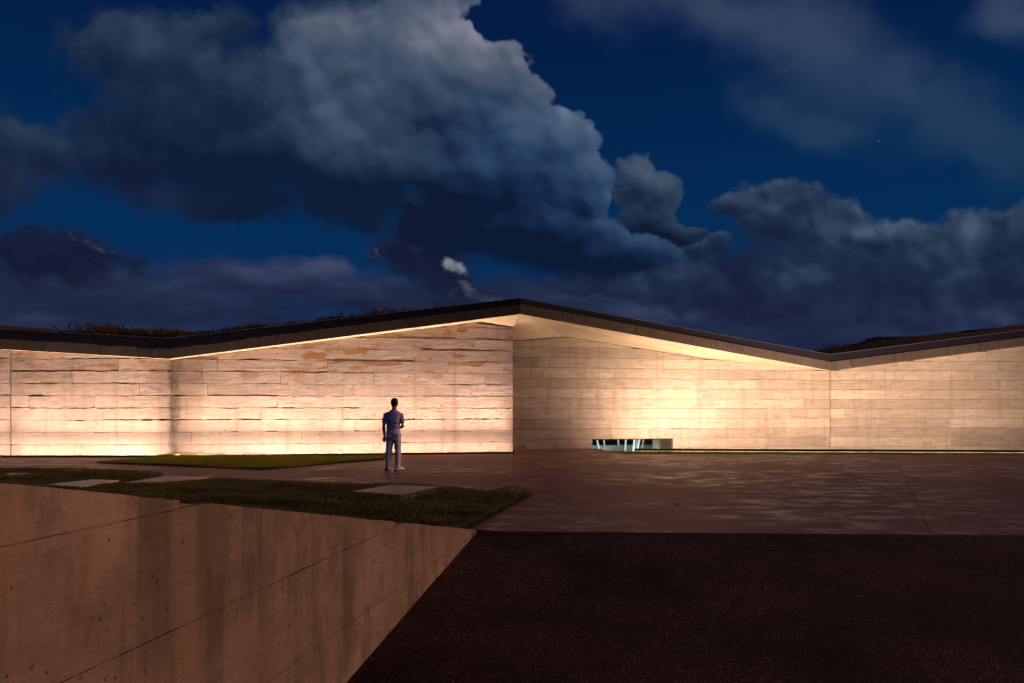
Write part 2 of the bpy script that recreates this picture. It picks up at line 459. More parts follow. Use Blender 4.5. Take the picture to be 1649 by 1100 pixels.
def concrete(name, base, grain=(1.2, 1.2, 22), streak=.35, pit=.5, tint=.22, warm=0.0, mould=None, bump=.5, streak_scale=(4.5, 4.5, .32), oxide=0.0, blotch=.40, rough=.86, spec=.25, stains=False, pit_scale=9, contrast=1.1):
    m, N, b = mat(name, rough, spec)
    co = obj_co(N); r = rnd(N)
    shifted = N.v('ADD', co, N.v('SCALE', (37.0, 11.0, 5.0), scale=r))
    big = N.noise(co, .7, 4, .6)
    g = N.noise(N.mp(shifted, scale=grain), 2.2, 5, .65)
    fine = N.noise(shifted, 46, 4, .7)
    st = N.noise(N.mp(co, scale=streak_scale), 1.0, 4, .6)
    dk = tuple(x * .62 for x in base); lt = tuple(min(1, x * 1.28) for x in base)
    c = N.mix(N.m('MULTIPLY_ADD', N.m('SUBTRACT', g, .5), contrast, .5, clamp=True), dk, lt)
    c = N.mix(N.ss(big, .32, .70, 0, .45), c, tuple(x * y for x, y in zip(base, (.70, .66, .60))))
    blot = N.ss(N.noise(N.mp(shifted, scale=(1, 1, 2.4)), 2.4, 5, .65), .50, .66, 0, blotch)
    c = N.mix(blot, c, tuple(x * y for x, y in zip(base, (.66, .64, .60))))
    c = N.mix(N.ss(st, .50, .74, 0, streak), c, tuple(x * .38 for x in base))
    c = N.mix(N.ss(fine, .35, .30, 0, .35), c, tuple(x * .5 for x in base))
    if oxide:
        ox = N.m('MULTIPLY', N.ss(N.noise(N.mp(shifted, scale=(.8, .8, 2.5)), 1.6, 4, .6), .53, .60), N.ss(N.sep(co)[2], 1.9, 3.2))
        c = N.mix(N.m('MULTIPLY', ox, oxide), c, (.30, .155, .055))
    if mould is not None:
        x, y, z = N.sep(co)
        wob = N.m('MULTIPLY', N.m('SUBTRACT', N.noise(N.mp(co, scale=(2, 2, .6)), 2, 4), .5), .5)
        d = N.m('ABSOLUTE', N.m('SUBTRACT', N.m('ADD', x, wob), mould))
        up = N.ss(z, -.2, 2.9, .55, 1.25)
        speck = N.ss(N.noise(co, 24, 5, .7), .30, .62)
        core = N.m('MULTIPLY', N.ss(N.m('DIVIDE', d, up), .22, .02), N.m('MULTIPLY_ADD', speck, .75, .25))
        core = N.m('MULTIPLY', core, N.ss(N.noise(N.mp(co, scale=(1, 1, .8)), 2.2, 5, .7), .28, .55, .25, 1))
        c = N.mix(N.m('MULTIPLY', core, N.ss(z, -.1, 2.6, .55, .97)), c, (.034, .026, .012))
        wash = N.m('MULTIPLY', N.ss(d, 1.0, .72, 0, 1), N.ss(N.m('SUBTRACT', x, mould), -.15, .05, .25, 1))
        c = N.mix(N.m('MULTIPLY', wash, N.ss(z, -.6, 2.6, .15, .4)), c, (.16, .125, .080))
    if stains:
        # rain runs down from the top edge, a rough washed band under it, paler cement smears
        run = N.noise(N.mp(co, (5, 1, 0), scale=(1.6, 1.6, .16)), 2.6, 5, .62)
        run2 = N.noise(N.mp(co, (1, 8, 2), scale=(3.4, 3.4, .22)), 3.0, 4, .6)
        z = N.sep(co)[2]
        gate = N.noise(N.mp(co, scale=(.9, .9, .9)), 1.7, 3)
        a = N.m('MULTIPLY', N.ss(run, .46, .64), N.ss(gate, .36, .58))
        c = N.mix(N.m('MULTIPLY', a, .72), c, (.062, .047, .036))
        c = N.mix(N.m('MULTIPLY', N.ss(run2, .55, .70), .50), c, (.070, .052, .040))
        pale = N.ss(N.noise(N.mp(co, (9, 2, 4), scale=(1, 1, .55)), 1.7, 5, .65), .52, .70)
        c = N.mix(N.m('MULTIPLY', pale, .38), c, (.36, .255, .195))
        dirt = N.ss(N.noise(N.mp(co, scale=(1, 1, .6)), 4.0, 7, .72), .47, .63)
        c = N.mix(N.m('MULTIPLY', dirt, .58), c, (.088, .063, .048))
        cloud = N.ss(N.noise(N.mp(co, (3, 3, 3), scale=(1, 1, .7)), 1.1, 4, .6), .42, .62)
        c = N.mix(N.m('MULTIPLY', cloud, .40), c, (.105, .078, .060))
        rust = N.ss(N.noise(N.mp(co, (13, 3, 3), scale=(1.5, 1.5, .5)), 1.6, 5, .6), .52, .68)
        c = N.mix(N.m('MULTIPLY', rust, .35), c, (.22, .125, .070))
    pits = N.ss(N.vor(shifted, pit_scale, rand=1), .14, .08)
    pits = N.m('MULTIPLY', pits, N.ss(N.noise(co, pit_scale * .4, 2), .60, .63))
    c = N.mix(N.m('MULTIPLY', pits, .6), c, tuple(x * .25 for x in base))
    k = N.m('MULTIPLY_ADD', r, tint, 1 - tint / 2)
    c = N.v('SCALE', c, scale=k)
    N.put(b.inputs['Base Color'], c)
    h = N.m('ADD', N.m('MULTIPLY', g, .6), N.m('MULTIPLY', fine, .5))
    h = N.m('SUBTRACT', h, N.m('MULTIPLY', pits, pit))
    N.put(b.inputs['Normal'], N.bump(h, bump, .02))
    return m

M_LEFT = concrete('concrete_rough_boards', (.46, .395, .345), mould=-10.56, oxide=.85, bump=.75, pit=1.0)
M_RIGHT = concrete('concrete_smooth_boards', (.43, .37, .30), grain=(.55, .55, 9), streak=.35, bump=.5, pit=.4, tint=.36, blotch=.65, contrast=1.5)
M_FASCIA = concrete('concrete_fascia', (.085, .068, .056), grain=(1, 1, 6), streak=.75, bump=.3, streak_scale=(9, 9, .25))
M_SOFFIT = concrete('concrete_soffit', (.46, .385, .27), grain=(.5, 9, 9), streak=.1, bump=.25)
M_CORE = concrete('concrete_core', (.20, .17, .145), bump=.2)
M_RETAIN = concrete('concrete_retaining', (.235, .172, .130), grain=(4, 1.0, 34), streak=.55, pit=1.0, pit_scale=27, tint=.05, bump=.75, streak_scale=(3, 5.0, .5), blotch=.55, stains=True)
M_MEMBRANE = plain('dark_roof_membrane', (.007, .0065, .014), .65, .16, scale=8)
M_FLASH = plain('zinc_flashing', (.22, .22, .24), .4, .5, .8)
M_SOIL = plain('dry_roof_soil', (.120, .058, .026), .95, .1, var=.5, scale=9)
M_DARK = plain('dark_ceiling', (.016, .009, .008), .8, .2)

# ------------------------------------------------------------------ panels of the board-marked walls
def panel_mesh(name, P0, u, s0, s1, z0, z1, ztop, seed, rough, proud, step=.07, chip=.03, back=.06, g=.0035, crumble=0):
    n = (u[1], -u[0])
    ns = max(3, int((s1 - s0) / step) + 1)
    s = np.linspace(s0 + g, s1 - g, ns)
    zt = np.minimum(z1 - g, np.array([ztop(v) for v in s]) - .004)
    zb = np.full(ns, z0 + g)
    ok = zt - zb > .035
    if ok.sum() < 3: return None
    s, zt, zb = s[ok], zt[ok], zb[ok]
    ns = len(s)
    f = s.astype(np.float32)
    c1 = sstep(fbm(f * .9, f * 0 + seed * 3.1, 4, .6, seed), .07, .20) * (.35 + vnoise(f * 9, f * 0 + seed, seed + 5)) * chip
    c2 = sstep(fbm(f * 1.1, f * 0 + seed * 5.7, 4, .6, seed + 9), .10, .24) * (.3 + vnoise(f * 11, f * 0 + seed, seed + 6)) * chip * .7
    jag = (vnoise(f * 14, f * 0 + seed, seed + 2) - .5) * .006
    zb = zb + c1 + np.abs(jag); zt = zt - (zt < z1 - .02) * crumble * (np.clip(fbm(f * 6, f * 0 + 4.4, 4, .7, seed + 3) + .12, 0, 1) * 1.6 + .3 * vnoise(f * 25, f * 0, seed + 4))
    zt = np.maximum(zt - c2 - np.abs(jag) * (zt > z1 - .02), zb + .02)
    nz = 6
    t = np.linspace(0, 1, nz)[:, None]
    Z = zb[None] + (zt - zb)[None] * t
    S = np.repeat(s[None], nz, 0)
    d = proud + rough * fbm((S * 2.2).astype(np.float32), (Z * 7).astype(np.float32), 4, .6, seed + 21) + rough * .5 * fbm((S * 9).astype(np.float32), (Z * 14).astype(np.float32), 3, .6, seed + 33)
    X = P0[0] + u[0] * S + n[0] * d; Y = P0[1] + u[1] * S + n[1] * d
    front = np.stack([X, Y, Z], -1).reshape(-1, 3)
    idx = np.arange(nz * ns).reshape(nz, ns)
    faces = [(int(idx[i, j]), int(idx[i, j + 1]), int(idx[i + 1, j + 1]), int(idx[i + 1, j])) for i in range(nz - 1) for j in range(ns - 1)]
    loop = list(idx[0]) + list(idx[1:, -1]) + list(idx[-1, -2::-1]) + list(idx[-2:0:-1, 0])
    ring = front[loop] - np.array([n[0], n[1], 0]) * back
    base = len(front)
    L = len(loop)
    faces += [(int(loop[(i + 1) % L]), int(loop[i]), base + i, base + (i + 1) % L) for i in range(L)]
    return mesh_np(name, np.concatenate([front, ring]), faces)

def wall(root, origin, P0, P1, zlist, ztop, lens, m, rough, proud, seed, core_zb, hole=None, first=None, chip=.03):
    """wall between two plan points; zlist: heights of the joints; hole: (s0, s1) left free in the rows under hole[2]"""
    L = math.hypot(P1[0] - P0[0], P1[1] - P0[1])
    u = ((P1[0] - P0[0]) / L, (P1[1] - P0[1]) / L)
    n = (u[1], -u[0])
    q0 = (P0[0] - origin[0], P0[1] - origin[1])
    # core behind the panels, in pieces so that the opening stays open
    bm = bmesh.new()
    spans = [(0, L, core_zb)]
    if hole: spans = [(0, hole[0], core_zb), (hole[0], hole[1], hole[2]), (hole[1], L, core_zb)]
    for a, b, zb in spans:
        k = max(2, int((b - a) / .5))
        ss_ = np.linspace(a, b, k + 1)
        vs_ = []
        for s in ss_:
            zt = ztop(s) - .01
            for off in (.045, .42):
                for z in (zb, zt):
                    vs_.append(bm.verts.new((q0[0] + u[0] * s - n[0] * off, q0[1] + u[1] * s - n[1] * off, z)))
        for i in range(k):
            A, B = vs_[4 * i:4 * i + 4], vs_[4 * i + 4:4 * i + 8]
            bm.faces.new((A[0], B[0], B[1], A[1])); bm.faces.new((A[3], B[3], B[2], A[2]))
            bm.faces.new((A[1], B[1], B[3], A[3])); bm.faces.new((A[2], B[2], B[0], A[0]))
        for e in (vs_[:4], vs_[-4:]): bm.faces.new((e[0], e[1], e[3], e[2]))
    w = link('wall', bm_mesh('wall', bm), M_CORE, root)
    rr = random.Random(seed)
    k = 0
    for r in range(len(zlist) - 1):
        z0, z1 = zlist[r], zlist[r + 1]
        if z0 > max(ztop(x) for x in np.linspace(0, L, 40)): break
        s = 0
        cuts = [0]
        if first and r < len(first) and first[r]: cuts += first[r]
        else:
            s = rr.uniform(.5, 3.2)
            while s < L - .9:
                cuts.append(s); s += rr.uniform(*lens)
        if hole and z1 <= hole[2] + .02:
            cuts = [c for c in cuts if not hole[0] - .4 < c < hole[1] + .4] + [hole[0], hole[1]]
            cuts.sort()
        cuts.append(L)
        for a, b in zip(cuts[:-1], cuts[1:]):
            if hole and z1 <= hole[2] + .02 and a >= hole[0] - .01 and b <= hole[1] + .01: continue
            k += 1
            me = panel_mesh('concrete_panel', q0, u, a, b, z0, z1, ztop, seed * 131 + k * 7, rough, rr.uniform(*proud), chip=chip, g=.0035 if chip > .02 else .0030)
            if me: link('concrete_panel', me, m, w)
    return w, u, n, L

def poly(points):
    xs, ys = [p[0] for p in points], [p[1] for p in points]
    return lambda s: float(np.interp(s, xs, ys))

BO = (0.0, 24.0)                                               # base point of the building
root = thing('concrete_building', 'long low board-marked concrete building with a folded grass roof, lit from below', 'building', (BO[0], BO[1], 0))

# front edge of the roof, underside of the concrete edge beam: x, y, z
F0, F1, F2 = (-26.0, 21.05, 3.89), (-10.573, 21.05, 3.012), (.277, 22.55, 4.596)
F3, F4 = (12.53, 26.85, 2.966), (30.0, 26.85, 5.20)
# walls in plan
W0, W1, WC = (-26.0, 21.3), (-10.6, 21.3), (.03, 23.05)
WA, WR, WM, WV, WE = (.03, 24.7), (2.03, 25.08), (7.48, 26.12), (12.6, 27.08), (30.0, 27.08)
RIDGE_Z, MID_Z, CORNER_Z, ALCOVE_Z = 4.10, 3.37, 4.225, 3.91

rowsL = [.035] + [.357 + .3817 * k for k in range(12)]
rowsR = [-.36, -.03] + [.345 + .375 * k for k in range(13)]
rowsR[1] = -.03

slope0 = (F1[2] - F0[2]) / (F1[0] - F0[0])
wall(root, BO, W0, (-15.64, 21.3), rowsL, lambda s: F0[2] + slope0 * s - .006, (2.2, 4.8), M_LEFT, .012, (.000, .018), 3, -.3)
wall(root, BO, (-15.61, 21.3), W1, rowsL, lambda s: F0[2] + slope0 * (s + 10.39) - .006, (2.0, 4.6), M_LEFT, .012, (.000, .020), 4, -.3,
     first=[[1.2], [3.0], [.9, 3.9], [], [.55, 2.6], [.95, 4.0], [1.9], [.4, 3.35], [.8, 3.7]])
LW = math.hypot(WC[0] - W1[0], WC[1] - W1[1])
zL = poly([(0, F1[2]), (9.42, 4.345), (LW, CORNER_Z)])
wall(root, BO, W1, WC, rowsL, zL, (2.2, 4.6), M_LEFT, .012, (.000, .020), 5, -.3)
wall(root, BO, (.012, 23.10), (.012, 24.75), rowsL, poly([(0, CORNER_Z - .02), (1.6, ALCOVE_Z)]), (2, 3), M_LEFT, .006, (0, .004), 6, -.3)
LR = math.hypot(WV[0] - WA[0], WV[1] - WA[1])
uR = ((WV[0] - WA[0]) / LR, (WV[1] - WA[1]) / LR)
zR = poly([(0, ALCOVE_Z), (2.035, RIDGE_Z), (7.58, MID_Z), (LR, F3[2])])
HOLE = (2.985, 6.17, .345)
wall(root, BO, WA, WV, rowsR, zR, (2.6, 6.0), M_RIGHT, .004, (.000, .0045), 8, -.5, hole=HOLE, chip=.010)
wall(root, BO, (WV[0] + .02, WV[1]), WE, rowsR, poly([(0, F3[2]), (WE[0] - WV[0], F4[2])]), (2.8, 6.4), M_RIGHT, .004, (.000, .004), 9, -.5, chip=.010)

# soffit facets under the overhang
def facet(pts, th=.12):
    bm = bmesh.new()
    lo = [bm.verts.new((p[0] - BO[0], p[1] - BO[1], p[2])) for p in pts]
    hi = [bm.verts.new((p[0] - BO[0], p[1] - BO[1], p[2] + th)) for p in pts]
    bm.faces.new(lo); bm.faces.new(hi[::-1])
    for i in range(len(pts)):
        j = (i + 1) % len(pts)
        bm.faces.new((lo[j], lo[i], hi[i], hi[j]))
    return bm_mesh('soffit', bm)

def xyz(p, z): return (p[0], p[1], z)
Q = (-1.26, 22.84)
QF = tuple(F1[k] + (F2[k] - F1[k]) * .86 for k in range(3))
for pts in ([F0, F1, (W1[0], W1[1] + .1, F1[2]), (W0[0], W0[1] + .1, F0[2])],
            [F1, QF, (Q[0], Q[1] + .1, 4.36), (W1[0], W1[1] + .1, F1[2])],
            [QF, F2, (Q[0], Q[1] + .1, 4.36)],
            [F2, (WC[0], WC[1] + .03, CORNER_Z), (Q[0], Q[1] + .1, 4.36)],
            [F2, (WA[0], WA[1] + .1, ALCOVE_Z), (WC[0], WC[1] + .03, CORNER_Z)],
            [F2, (WR[0], WR[1] + .1, RIDGE_Z), (WA[0], WA[1] + .1, ALCOVE_Z)],
            [F2, (WM[0], WM[1] + .1, MID_Z), (WR[0], WR[1] + .1, RIDGE_Z)],
            [F2, F3, (WM[0], WM[1] + .1, MID_Z)],
            [F3, (WV[0], WV[1] + .1, F3[2]), (WM[0], WM[1] + .1, MID_Z)],
            [F3, F4, (WE[0], WE[1] + .1, F4[2]), (WV[0], WV[1] + .1, F3[2])]):
    link('soffit', facet(pts), M_SOFFIT, root)

# edge beam, dark membrane upstand and flashing along the roof edge
EDGE = [F0, F1, F2, F3, F4]
BEAM, UP = [.34, .345, .335, .345, .345], [.27, .29, .19, .285, .26]
def along(k, t):
    a, b = EDGE[k], EDGE[k + 1]
    return [a[i] + (b[i] - a[i]) * t for i in range(3)], BEAM[k] + (BEAM[k + 1] - BEAM[k]) * t, UP[k] + (UP[k + 1] - UP[k]) * t

def edge_run(k, t0, t1, zlo, zhi, y0, y1, rag=0, n=None, seed=0, sag=.0):
    """strip along the roof edge between heights zlo..zhi above the soffit line (given as functions of beam and upstand)"""
    n = n or max(2, int(math.hypot(EDGE[k + 1][0] - EDGE[k][0], 1) * (t1 - t0) / (.10 if rag else .8)))
    vs_, fs = [], []
    for i in range(n + 1):
        p, b, u_ = along(k, t0 + (t1 - t0) * i / n)
        lo, hi = zlo(b, u_), zhi(b, u_)
        if rag:
            f = np.array([p[0]], np.float32)
            near = math.exp(-((p[0] - F1[0]) / 3.4) ** 2)
            lo += float(fbm(f * 1.6, f * 0 + seed, 5, .65, seed)[0]) * rag * near - rag * .15 * near
        for y, z in ((y0, lo), (y1, lo), (y1, hi), (y0, hi)):
            vs_.append((p[0] - BO[0], p[1] - BO[1] + y, p[2] + z))
    for i in range(n):
        for j in range(4):
            a, b = 4 * i + j, 4 * i + (j + 1) % 4
            fs.append((a, a + 4, b + 4, b))
    fs += [(0, 1, 2, 3), (4 * n + 3, 4 * n + 2, 4 * n + 1, 4 * n)]
    bm = bmesh.new(); bm.from_mesh(mesh_np('t', vs_, fs))
    return bm_mesh('edge', bm)

SPLIT = {0: [0, .34, .755, 1], 1: [0, .30, .66, 1], 2: [0, .33, .68, 1], 3: [0, .045, .5, 1]}
for k in range(4):
    for t0, t1 in zip(SPLIT[k][:-1], SPLIT[k][1:]):
        e = .0006 * 1
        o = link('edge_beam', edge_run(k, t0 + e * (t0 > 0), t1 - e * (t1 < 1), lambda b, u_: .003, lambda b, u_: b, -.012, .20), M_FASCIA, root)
        if k == 1 and t0 == 0: o['label'] = 'streaked edge beam beside the left roof valley'
    link('roof_upstand', edge_run(k, 0, 1, lambda b, u_: b - .02 if k < 2 else b, lambda b, u_: b + u_, -.020 if k < 2 else .03, .16, rag=.16 if k < 2 else 0, seed=k), M_MEMBRANE, root)
    link('flashing', edge_run(k, 0, 1, lambda b, u_: b + u_ + .001, lambda b, u_: b + u_ + (.022 if k == 3 else .010), -.03 if k < 2 else .015, .17), M_FLASH, root)

# roof: soil-covered folds rising and falling behind the edge
def roof_z(x, d):
    k = 0 if x < F1[0] else 1 if x < F2[0] else 2 if x < F3[0] else 3
    a, b = EDGE[k], EDGE[k + 1]
    t = (x - a[0]) / (b[0] - a[0])
    zed = a[2] + (b[2] - a[2]) * t + BEAM[k] + (BEAM[k + 1] - BEAM[k]) * t + UP[k] + (UP[k + 1] - UP[k]) * t
    yed = a[1] + (b[1] - a[1]) * t
    left = sstep(-x, 7.0, 11.0); right = sstep(x, 8.0, 12.5)
    f = np.array([x], np.float32)
    lump = float(fbm(f * .8, f * 0 + d * .6, 4, .6, 77)[0])
    far_r = float(np.interp(x, [9, 11, 12.6, 14.5, 17, 20, 30], [0, .05, .12, .17, .20, .17, .14]))
    rise = -.02 + left * (.10 * min(d, 1.2) + .10 * sstep(np.float32(d), .2, 1.2)) + right * far_r * min(d, 4.0) * .62 - (1 - left) * (1 - right) * min(d, 3) * .06 - .05 * max(0, d - 4.5)
    return yed + .16 + d, zed + rise + lump * (.05 + .10 * (left + right)) * min(1, d * 2)

xs = sorted(set(list(np.arange(-26, 30.01, .22)) + [F1[0], F2[0], F3[0]]))
ds = [0, .25, .6, 1.1, 1.7, 2.4, 3.2, 4.2, 6, 9, 14]
vs_ = []
for d in ds:
    for x in xs:
        y, z = roof_z(x, d); vs_.append((x - BO[0], y - BO[1], z))
nx = len(xs)
fs = [(i * nx + j, i * nx + j + 1, (i + 1) * nx + j + 1, (i + 1) * nx + j) for i in range(len(ds) - 1) for j in range(nx - 1)]
link('roof', mesh_np('roof', vs_, fs), M_SOIL, root, smooth=True)

# low boxes on the roof at the right
M_HATCH = plain('weathered_hatch', (.10, .060, .038), .85, .2, var=.3, scale=5)
for pxl, pxr, top, lowp, dd in ((1414, 1465, 542.5, 553, 3.4), (1522, 1546, 537.5, 546, 3.0), (1563, 1606, 531.5, 542, 3.2)):
    y = 26.85 + .16 + dd
    x0, x1 = (pxl - CX) / FPX * y, (pxr - CX) / FPX * y
    zt, zb = EYE + (HZ - top) / FPX * y, EYE + (HZ - lowp) / FPX * y - .3
    bm = bmesh.new(); box(bm, x0, x1, y - 24, y - 24 + 1.1, zb, zt - .05, .01)
    h = link('roof_hatch', bm_mesh('roof_hatch', bm), M_HATCH, root)
    bm = bmesh.new(); box(bm, x0 - .03, x1 + .03, y - 24.03, y - 24 + 1.13, zt - .048, zt, .01)
    link('lid', bm_mesh('lid', bm), M_HATCH, h)

# dark low window in the right wall and the room behind it
def onR(s, off, z): return (WA[0] + uR[0] * s - uR[1] * off - BO[0], WA[1] + uR[1] * s + uR[0] * off - BO[1], z)
# (off is measured inwards, away from the plaza)
def quadbox(s0, s1, o0, o1, z0, z1, name):
    bm = bmesh.new()
    v = [bm.verts.new(onR(s, o, z)) for z in (z0, z1) for s, o in ((s0, o0), (s1, o0), (s1, o1), (s0, o1))]
    for f in ((0, 1, 2, 3), (7, 6, 5, 4), (0, 4, 5, 1), (1, 5, 6, 2), (2, 6, 7, 3), (3, 7, 4, 0)):
        bm.faces.new([v[i] for i in f])
    return bm_mesh(name, bm)

h0, h1, hz = HOLE
M_PALE = plain('pale_interior', (.42, .43, .40), .6, .3, scale=6)
M_JAMB = concrete('concrete_jamb', (.36, .29, .19), bump=.2)
win = link('window', quadbox(h0, h1, .06, .11, hz - .03, hz - .001, 'window'), M_DARK, root)
link('frame', quadbox(h0 + .001, h0 + .035, .062, .108, -.36, hz - .031, 'frame'), plain('grey_frame', (.18, .17, .16), .5), win)
link('sill', quadbox(h0 + .001, h1 - .001, .062, .30, -.42, -.362, 'sill'), M_JAMB, win)
mg = bpy.data.materials.new('window_glass'); mg.use_nodes = True
NG = NT(mg.node_tree)
mg.node_tree.nodes.remove(mg.node_tree.nodes['Principled BSDF'])
fr = NG.new('ShaderNodeFresnel'); fr.inputs[0].default_value = 1.45
tr = NG.new('ShaderNodeBsdfTransparent'); tr.inputs[0].default_value = (.93, .97, .96, 1)
gl = NG.new('ShaderNodeBsdfGlossy'); gl.inputs['Roughness'].default_value = .02
mx = NG.new('ShaderNodeMixShader')
NG.t.links.new(fr.outputs[0], mx.inputs[0]); NG.t.links.new(tr.outputs[0], mx.inputs[1]); NG.t.links.new(gl.outputs[0], mx.inputs[2])
NG.t.links.new(mx.outputs[0], NG.t.nodes['Material Output'].inputs[0])
gb = (h1 - h0 - .036) / 3
for i in range(3):
    pm = quadbox(h0 + .036 + gb * i + .004, h0 + .036 + gb * (i + 1) - .004, .115, .123, -.36, hz - .032, 'pane')
    for v in pm.vertices:                                      # the glass leans back a little
        k_ = (v.co.z + .36) * .10; v.co.x -= uR[1] * k_; v.co.y += uR[0] * k_
    link('pane', pm, mg, win)
link('jamb', quadbox(h1 + .001, h1 + .2, .43, 2.0, -.9, hz + .3, 'jamb'), M_JAMB, root)
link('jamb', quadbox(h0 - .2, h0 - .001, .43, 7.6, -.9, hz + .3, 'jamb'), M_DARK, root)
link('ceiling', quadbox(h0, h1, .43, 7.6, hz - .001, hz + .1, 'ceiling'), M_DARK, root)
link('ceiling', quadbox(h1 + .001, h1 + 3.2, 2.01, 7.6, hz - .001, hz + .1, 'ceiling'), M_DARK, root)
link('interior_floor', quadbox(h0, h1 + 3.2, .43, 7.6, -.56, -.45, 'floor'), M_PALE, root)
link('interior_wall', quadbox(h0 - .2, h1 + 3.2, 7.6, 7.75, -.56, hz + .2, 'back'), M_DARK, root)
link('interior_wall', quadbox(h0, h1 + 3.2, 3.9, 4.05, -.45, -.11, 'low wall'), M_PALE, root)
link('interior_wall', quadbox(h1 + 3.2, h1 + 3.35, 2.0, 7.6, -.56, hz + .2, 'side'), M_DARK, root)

# small fittings on the walls
M_METAL = plain('grey_metal', (.25, .24, .23), .45, .5, .7)
def on_left(s, z): return (W1[0] + (WC[0] - W1[0]) * s / LW - BO[0], W1[1] + (WC[1] - W1[1]) * s / LW - BO[1], z)
angL = math.atan2(WC[1] - W1[1], WC[0] - W1[0])
for px in (686, 773):
    s = ((px - CX) / FPX * 22.6 - W1[0]) / (WC[0] - W1[0]) * LW
    bm = bmesh.new(); box(bm, -.065, .065, -.03, .02, -.045, .045, .006)
    bmesh.ops.transform(bm, matrix=Matrix.Translation(on_left(s, EYE - 59.5 / FPX * 22.7)) @ Matrix.Rotation(angL, 4, 'Z'), verts=bm.verts)
    link('wall_outlet', bm_mesh('wall_outlet', bm), M_METAL, root)
bm = bmesh.new()
pc_ = onR(.42, -.03, EYE - 61 / FPX * 24.8)
tube(bm, [(pc_[0], pc_[1] + .05, pc_[2]), (pc_[0] + .01, pc_[1] - .02, pc_[2])], [.05, .05], 14)
tube(bm, [(pc_[0] + .01, pc_[1] - .02, pc_[2]), (pc_[0] + .012, pc_[1] - .035, pc_[2])], [.028, .028], 12)
link('wall_spout', bm_mesh('wall_spout', bm), M_METAL, root)

# ------------------------------------------------------------------ ground: paving, asphalt ramp, lawns, light trench
def pave_mat():
    m, N, b = mat('brown_concrete_paving', .5, .45)
    co = obj_co(N)
    big = N.noise(co, .35, 5, .6)
    brush = N.noise(N.mp(co, scale=(.55, 2.6, 1)), 1.5, 6, .65)
    fine = N.noise(co, 60, 3, .7)
    c = N.mix(brush, (.150, .058, .044), (.230, .100, .075))
    c = N.mix(N.ss(big, .35, .7, 0, .5), c, (.125, .078, .066))
    c = N.mix(N.ss(fine, .38, .30, 0, .3), c, (.06, .04, .035))
    N.put(b.inputs['Base Color'], c)
    worn = N.ss(N.noise(N.mp(co, (3, 7, 0), scale=(.7, 1.2, 1)), 2.0, 8, .72), .44, .64)
    worn = N.m('MULTIPLY', worn, N.ss(N.noise(N.mp(co, (1, 5, 0)), .22, 3, .5), .34, .55))
    N.put(b.inputs['Roughness'], N.ss(worn, 0, 1, .60, .38))
    N.put(b.inputs['Specular IOR Level'], N.ss(worn, 0, 1, .12, .50))
    h = N.m('ADD', N.m('MULTIPLY', brush, 1.0), N.m('MULTIPLY', fine, .12))
    N.put(b.inputs['Normal'], N.bump(h, .12, .012))
    return m
M_PAVE = pave_mat()
M_JOINT = plain('dark_joint', (.03, .02, .018), .9, .2)

def asphalt_mat():
    m, N, b = mat('coarse_asphalt', .85, .10)
    co = obj_co(N)
    v = N.new('ShaderNodeTexVoronoi'); N.put(v.inputs['Vector'], co); v.inputs['Scale'].default_value = 70
    tone = N.sep(v.outputs['Color'])[0]
    big = N.noise(co, .8, 5, .6)
    c = N.mix(tone, (.019, .0086, .0074), (.108, .052, .045))
    c = N.mix(N.ss(tone, .94, .99), c, (.24, .14, .12))
    c = N.mix(N.ss(big, .35, .68, 0, .75), c, (.011, .0050, .0045))
    N.put(b.inputs['Base Color'], c)
    h = N.m('SUBTRACT', N.m('MULTIPLY', tone, .8), N.m('MULTIPLY', v.outputs['Distance'], 1.6))
    h = N.m('ADD', h, N.m('MULTIPLY', N.noise(co, 22, 3), .8))
    N.put(b.inputs['Normal'], N.bump(h, .9, .012))
    return m
M_ASPHALT = asphalt_mat()

def flat(pts, z=0.0, name='sheet'):
    bm = bmesh.new()
    bm.faces.new([bm.verts.new((p[0], p[1], p[2] if len(p) > 2 else z)) for p in pts])
    bm.normal_update()
    bmesh.ops.triangulate(bm, faces=bm.faces)
    bm.normal_update()
    for f in bm.faces:
        if f.normal.z < 0: f.normal_flip()
    me = bpy.data.meshes.new(name); bm.to_mesh(me); bm.free()
    return me

edge_y = lambda x: 8.33 - .044 * (x + .34)
WEND = (-.41, 8.42)                                            # where the ramp wall meets the paving
LIP = [(2.95, 25.22), (3.56, 22.3), (16.2, 21.57), (30, 20.9)]  # edge of the paving along the light trench
pv = link('paving', flat([(-300, 8.4), WEND, (-.34, 8.33), (6.03, edge_y(6.03)), (300, edge_y(300)), (300, 400), (30.5, 400), (30.5, 20.9)] + LIP[::-1][0:] + [(2.95, 400), (-300, 400)], -.014), M_JOINT)
tag(pv, kind='structure')
J0 = lambda y: -11.3 + .164 * (y - 18.5)
J1 = lambda y: .464 + .158 * (y - 12.3)
J2 = lambda y: 4.95 + .528 * (y - 8.05)
G = .003
slabs = [
    [(-60, 8.4), (J0(8.4) - G, 8.4), (J0(21.27) - G, 21.27), (-60, 21.27)],
    [(J0(8.4) + G, 8.4), WEND, (J1(8.31) - G, 8.31), (J1(25.02) - G, 25.04), (.075, 24.66), (.075, 23.02), (-10.6, 21.27), (J0(21.27) + G, 21.27)],
    [(J1(8.31) + G, 8.305), (J2(8.09) - G, 8.09), (J2(21.81) - G, 21.81)] + LIP[1::-1] + [(J1(25.04) + G, 25.045)],
    [(J2(8.09) + G, 8.085), (60, edge_y(60)), (60, 20.9), (30, 20.9), (16.2, 21.57), (J2(21.81) + G, 21.80)],
]
for pts in slabs:
    bm = prism(pts, -.04, 0)
    link('paving_slab', bm_mesh('paving_slab', bm), M_PAVE, pv)
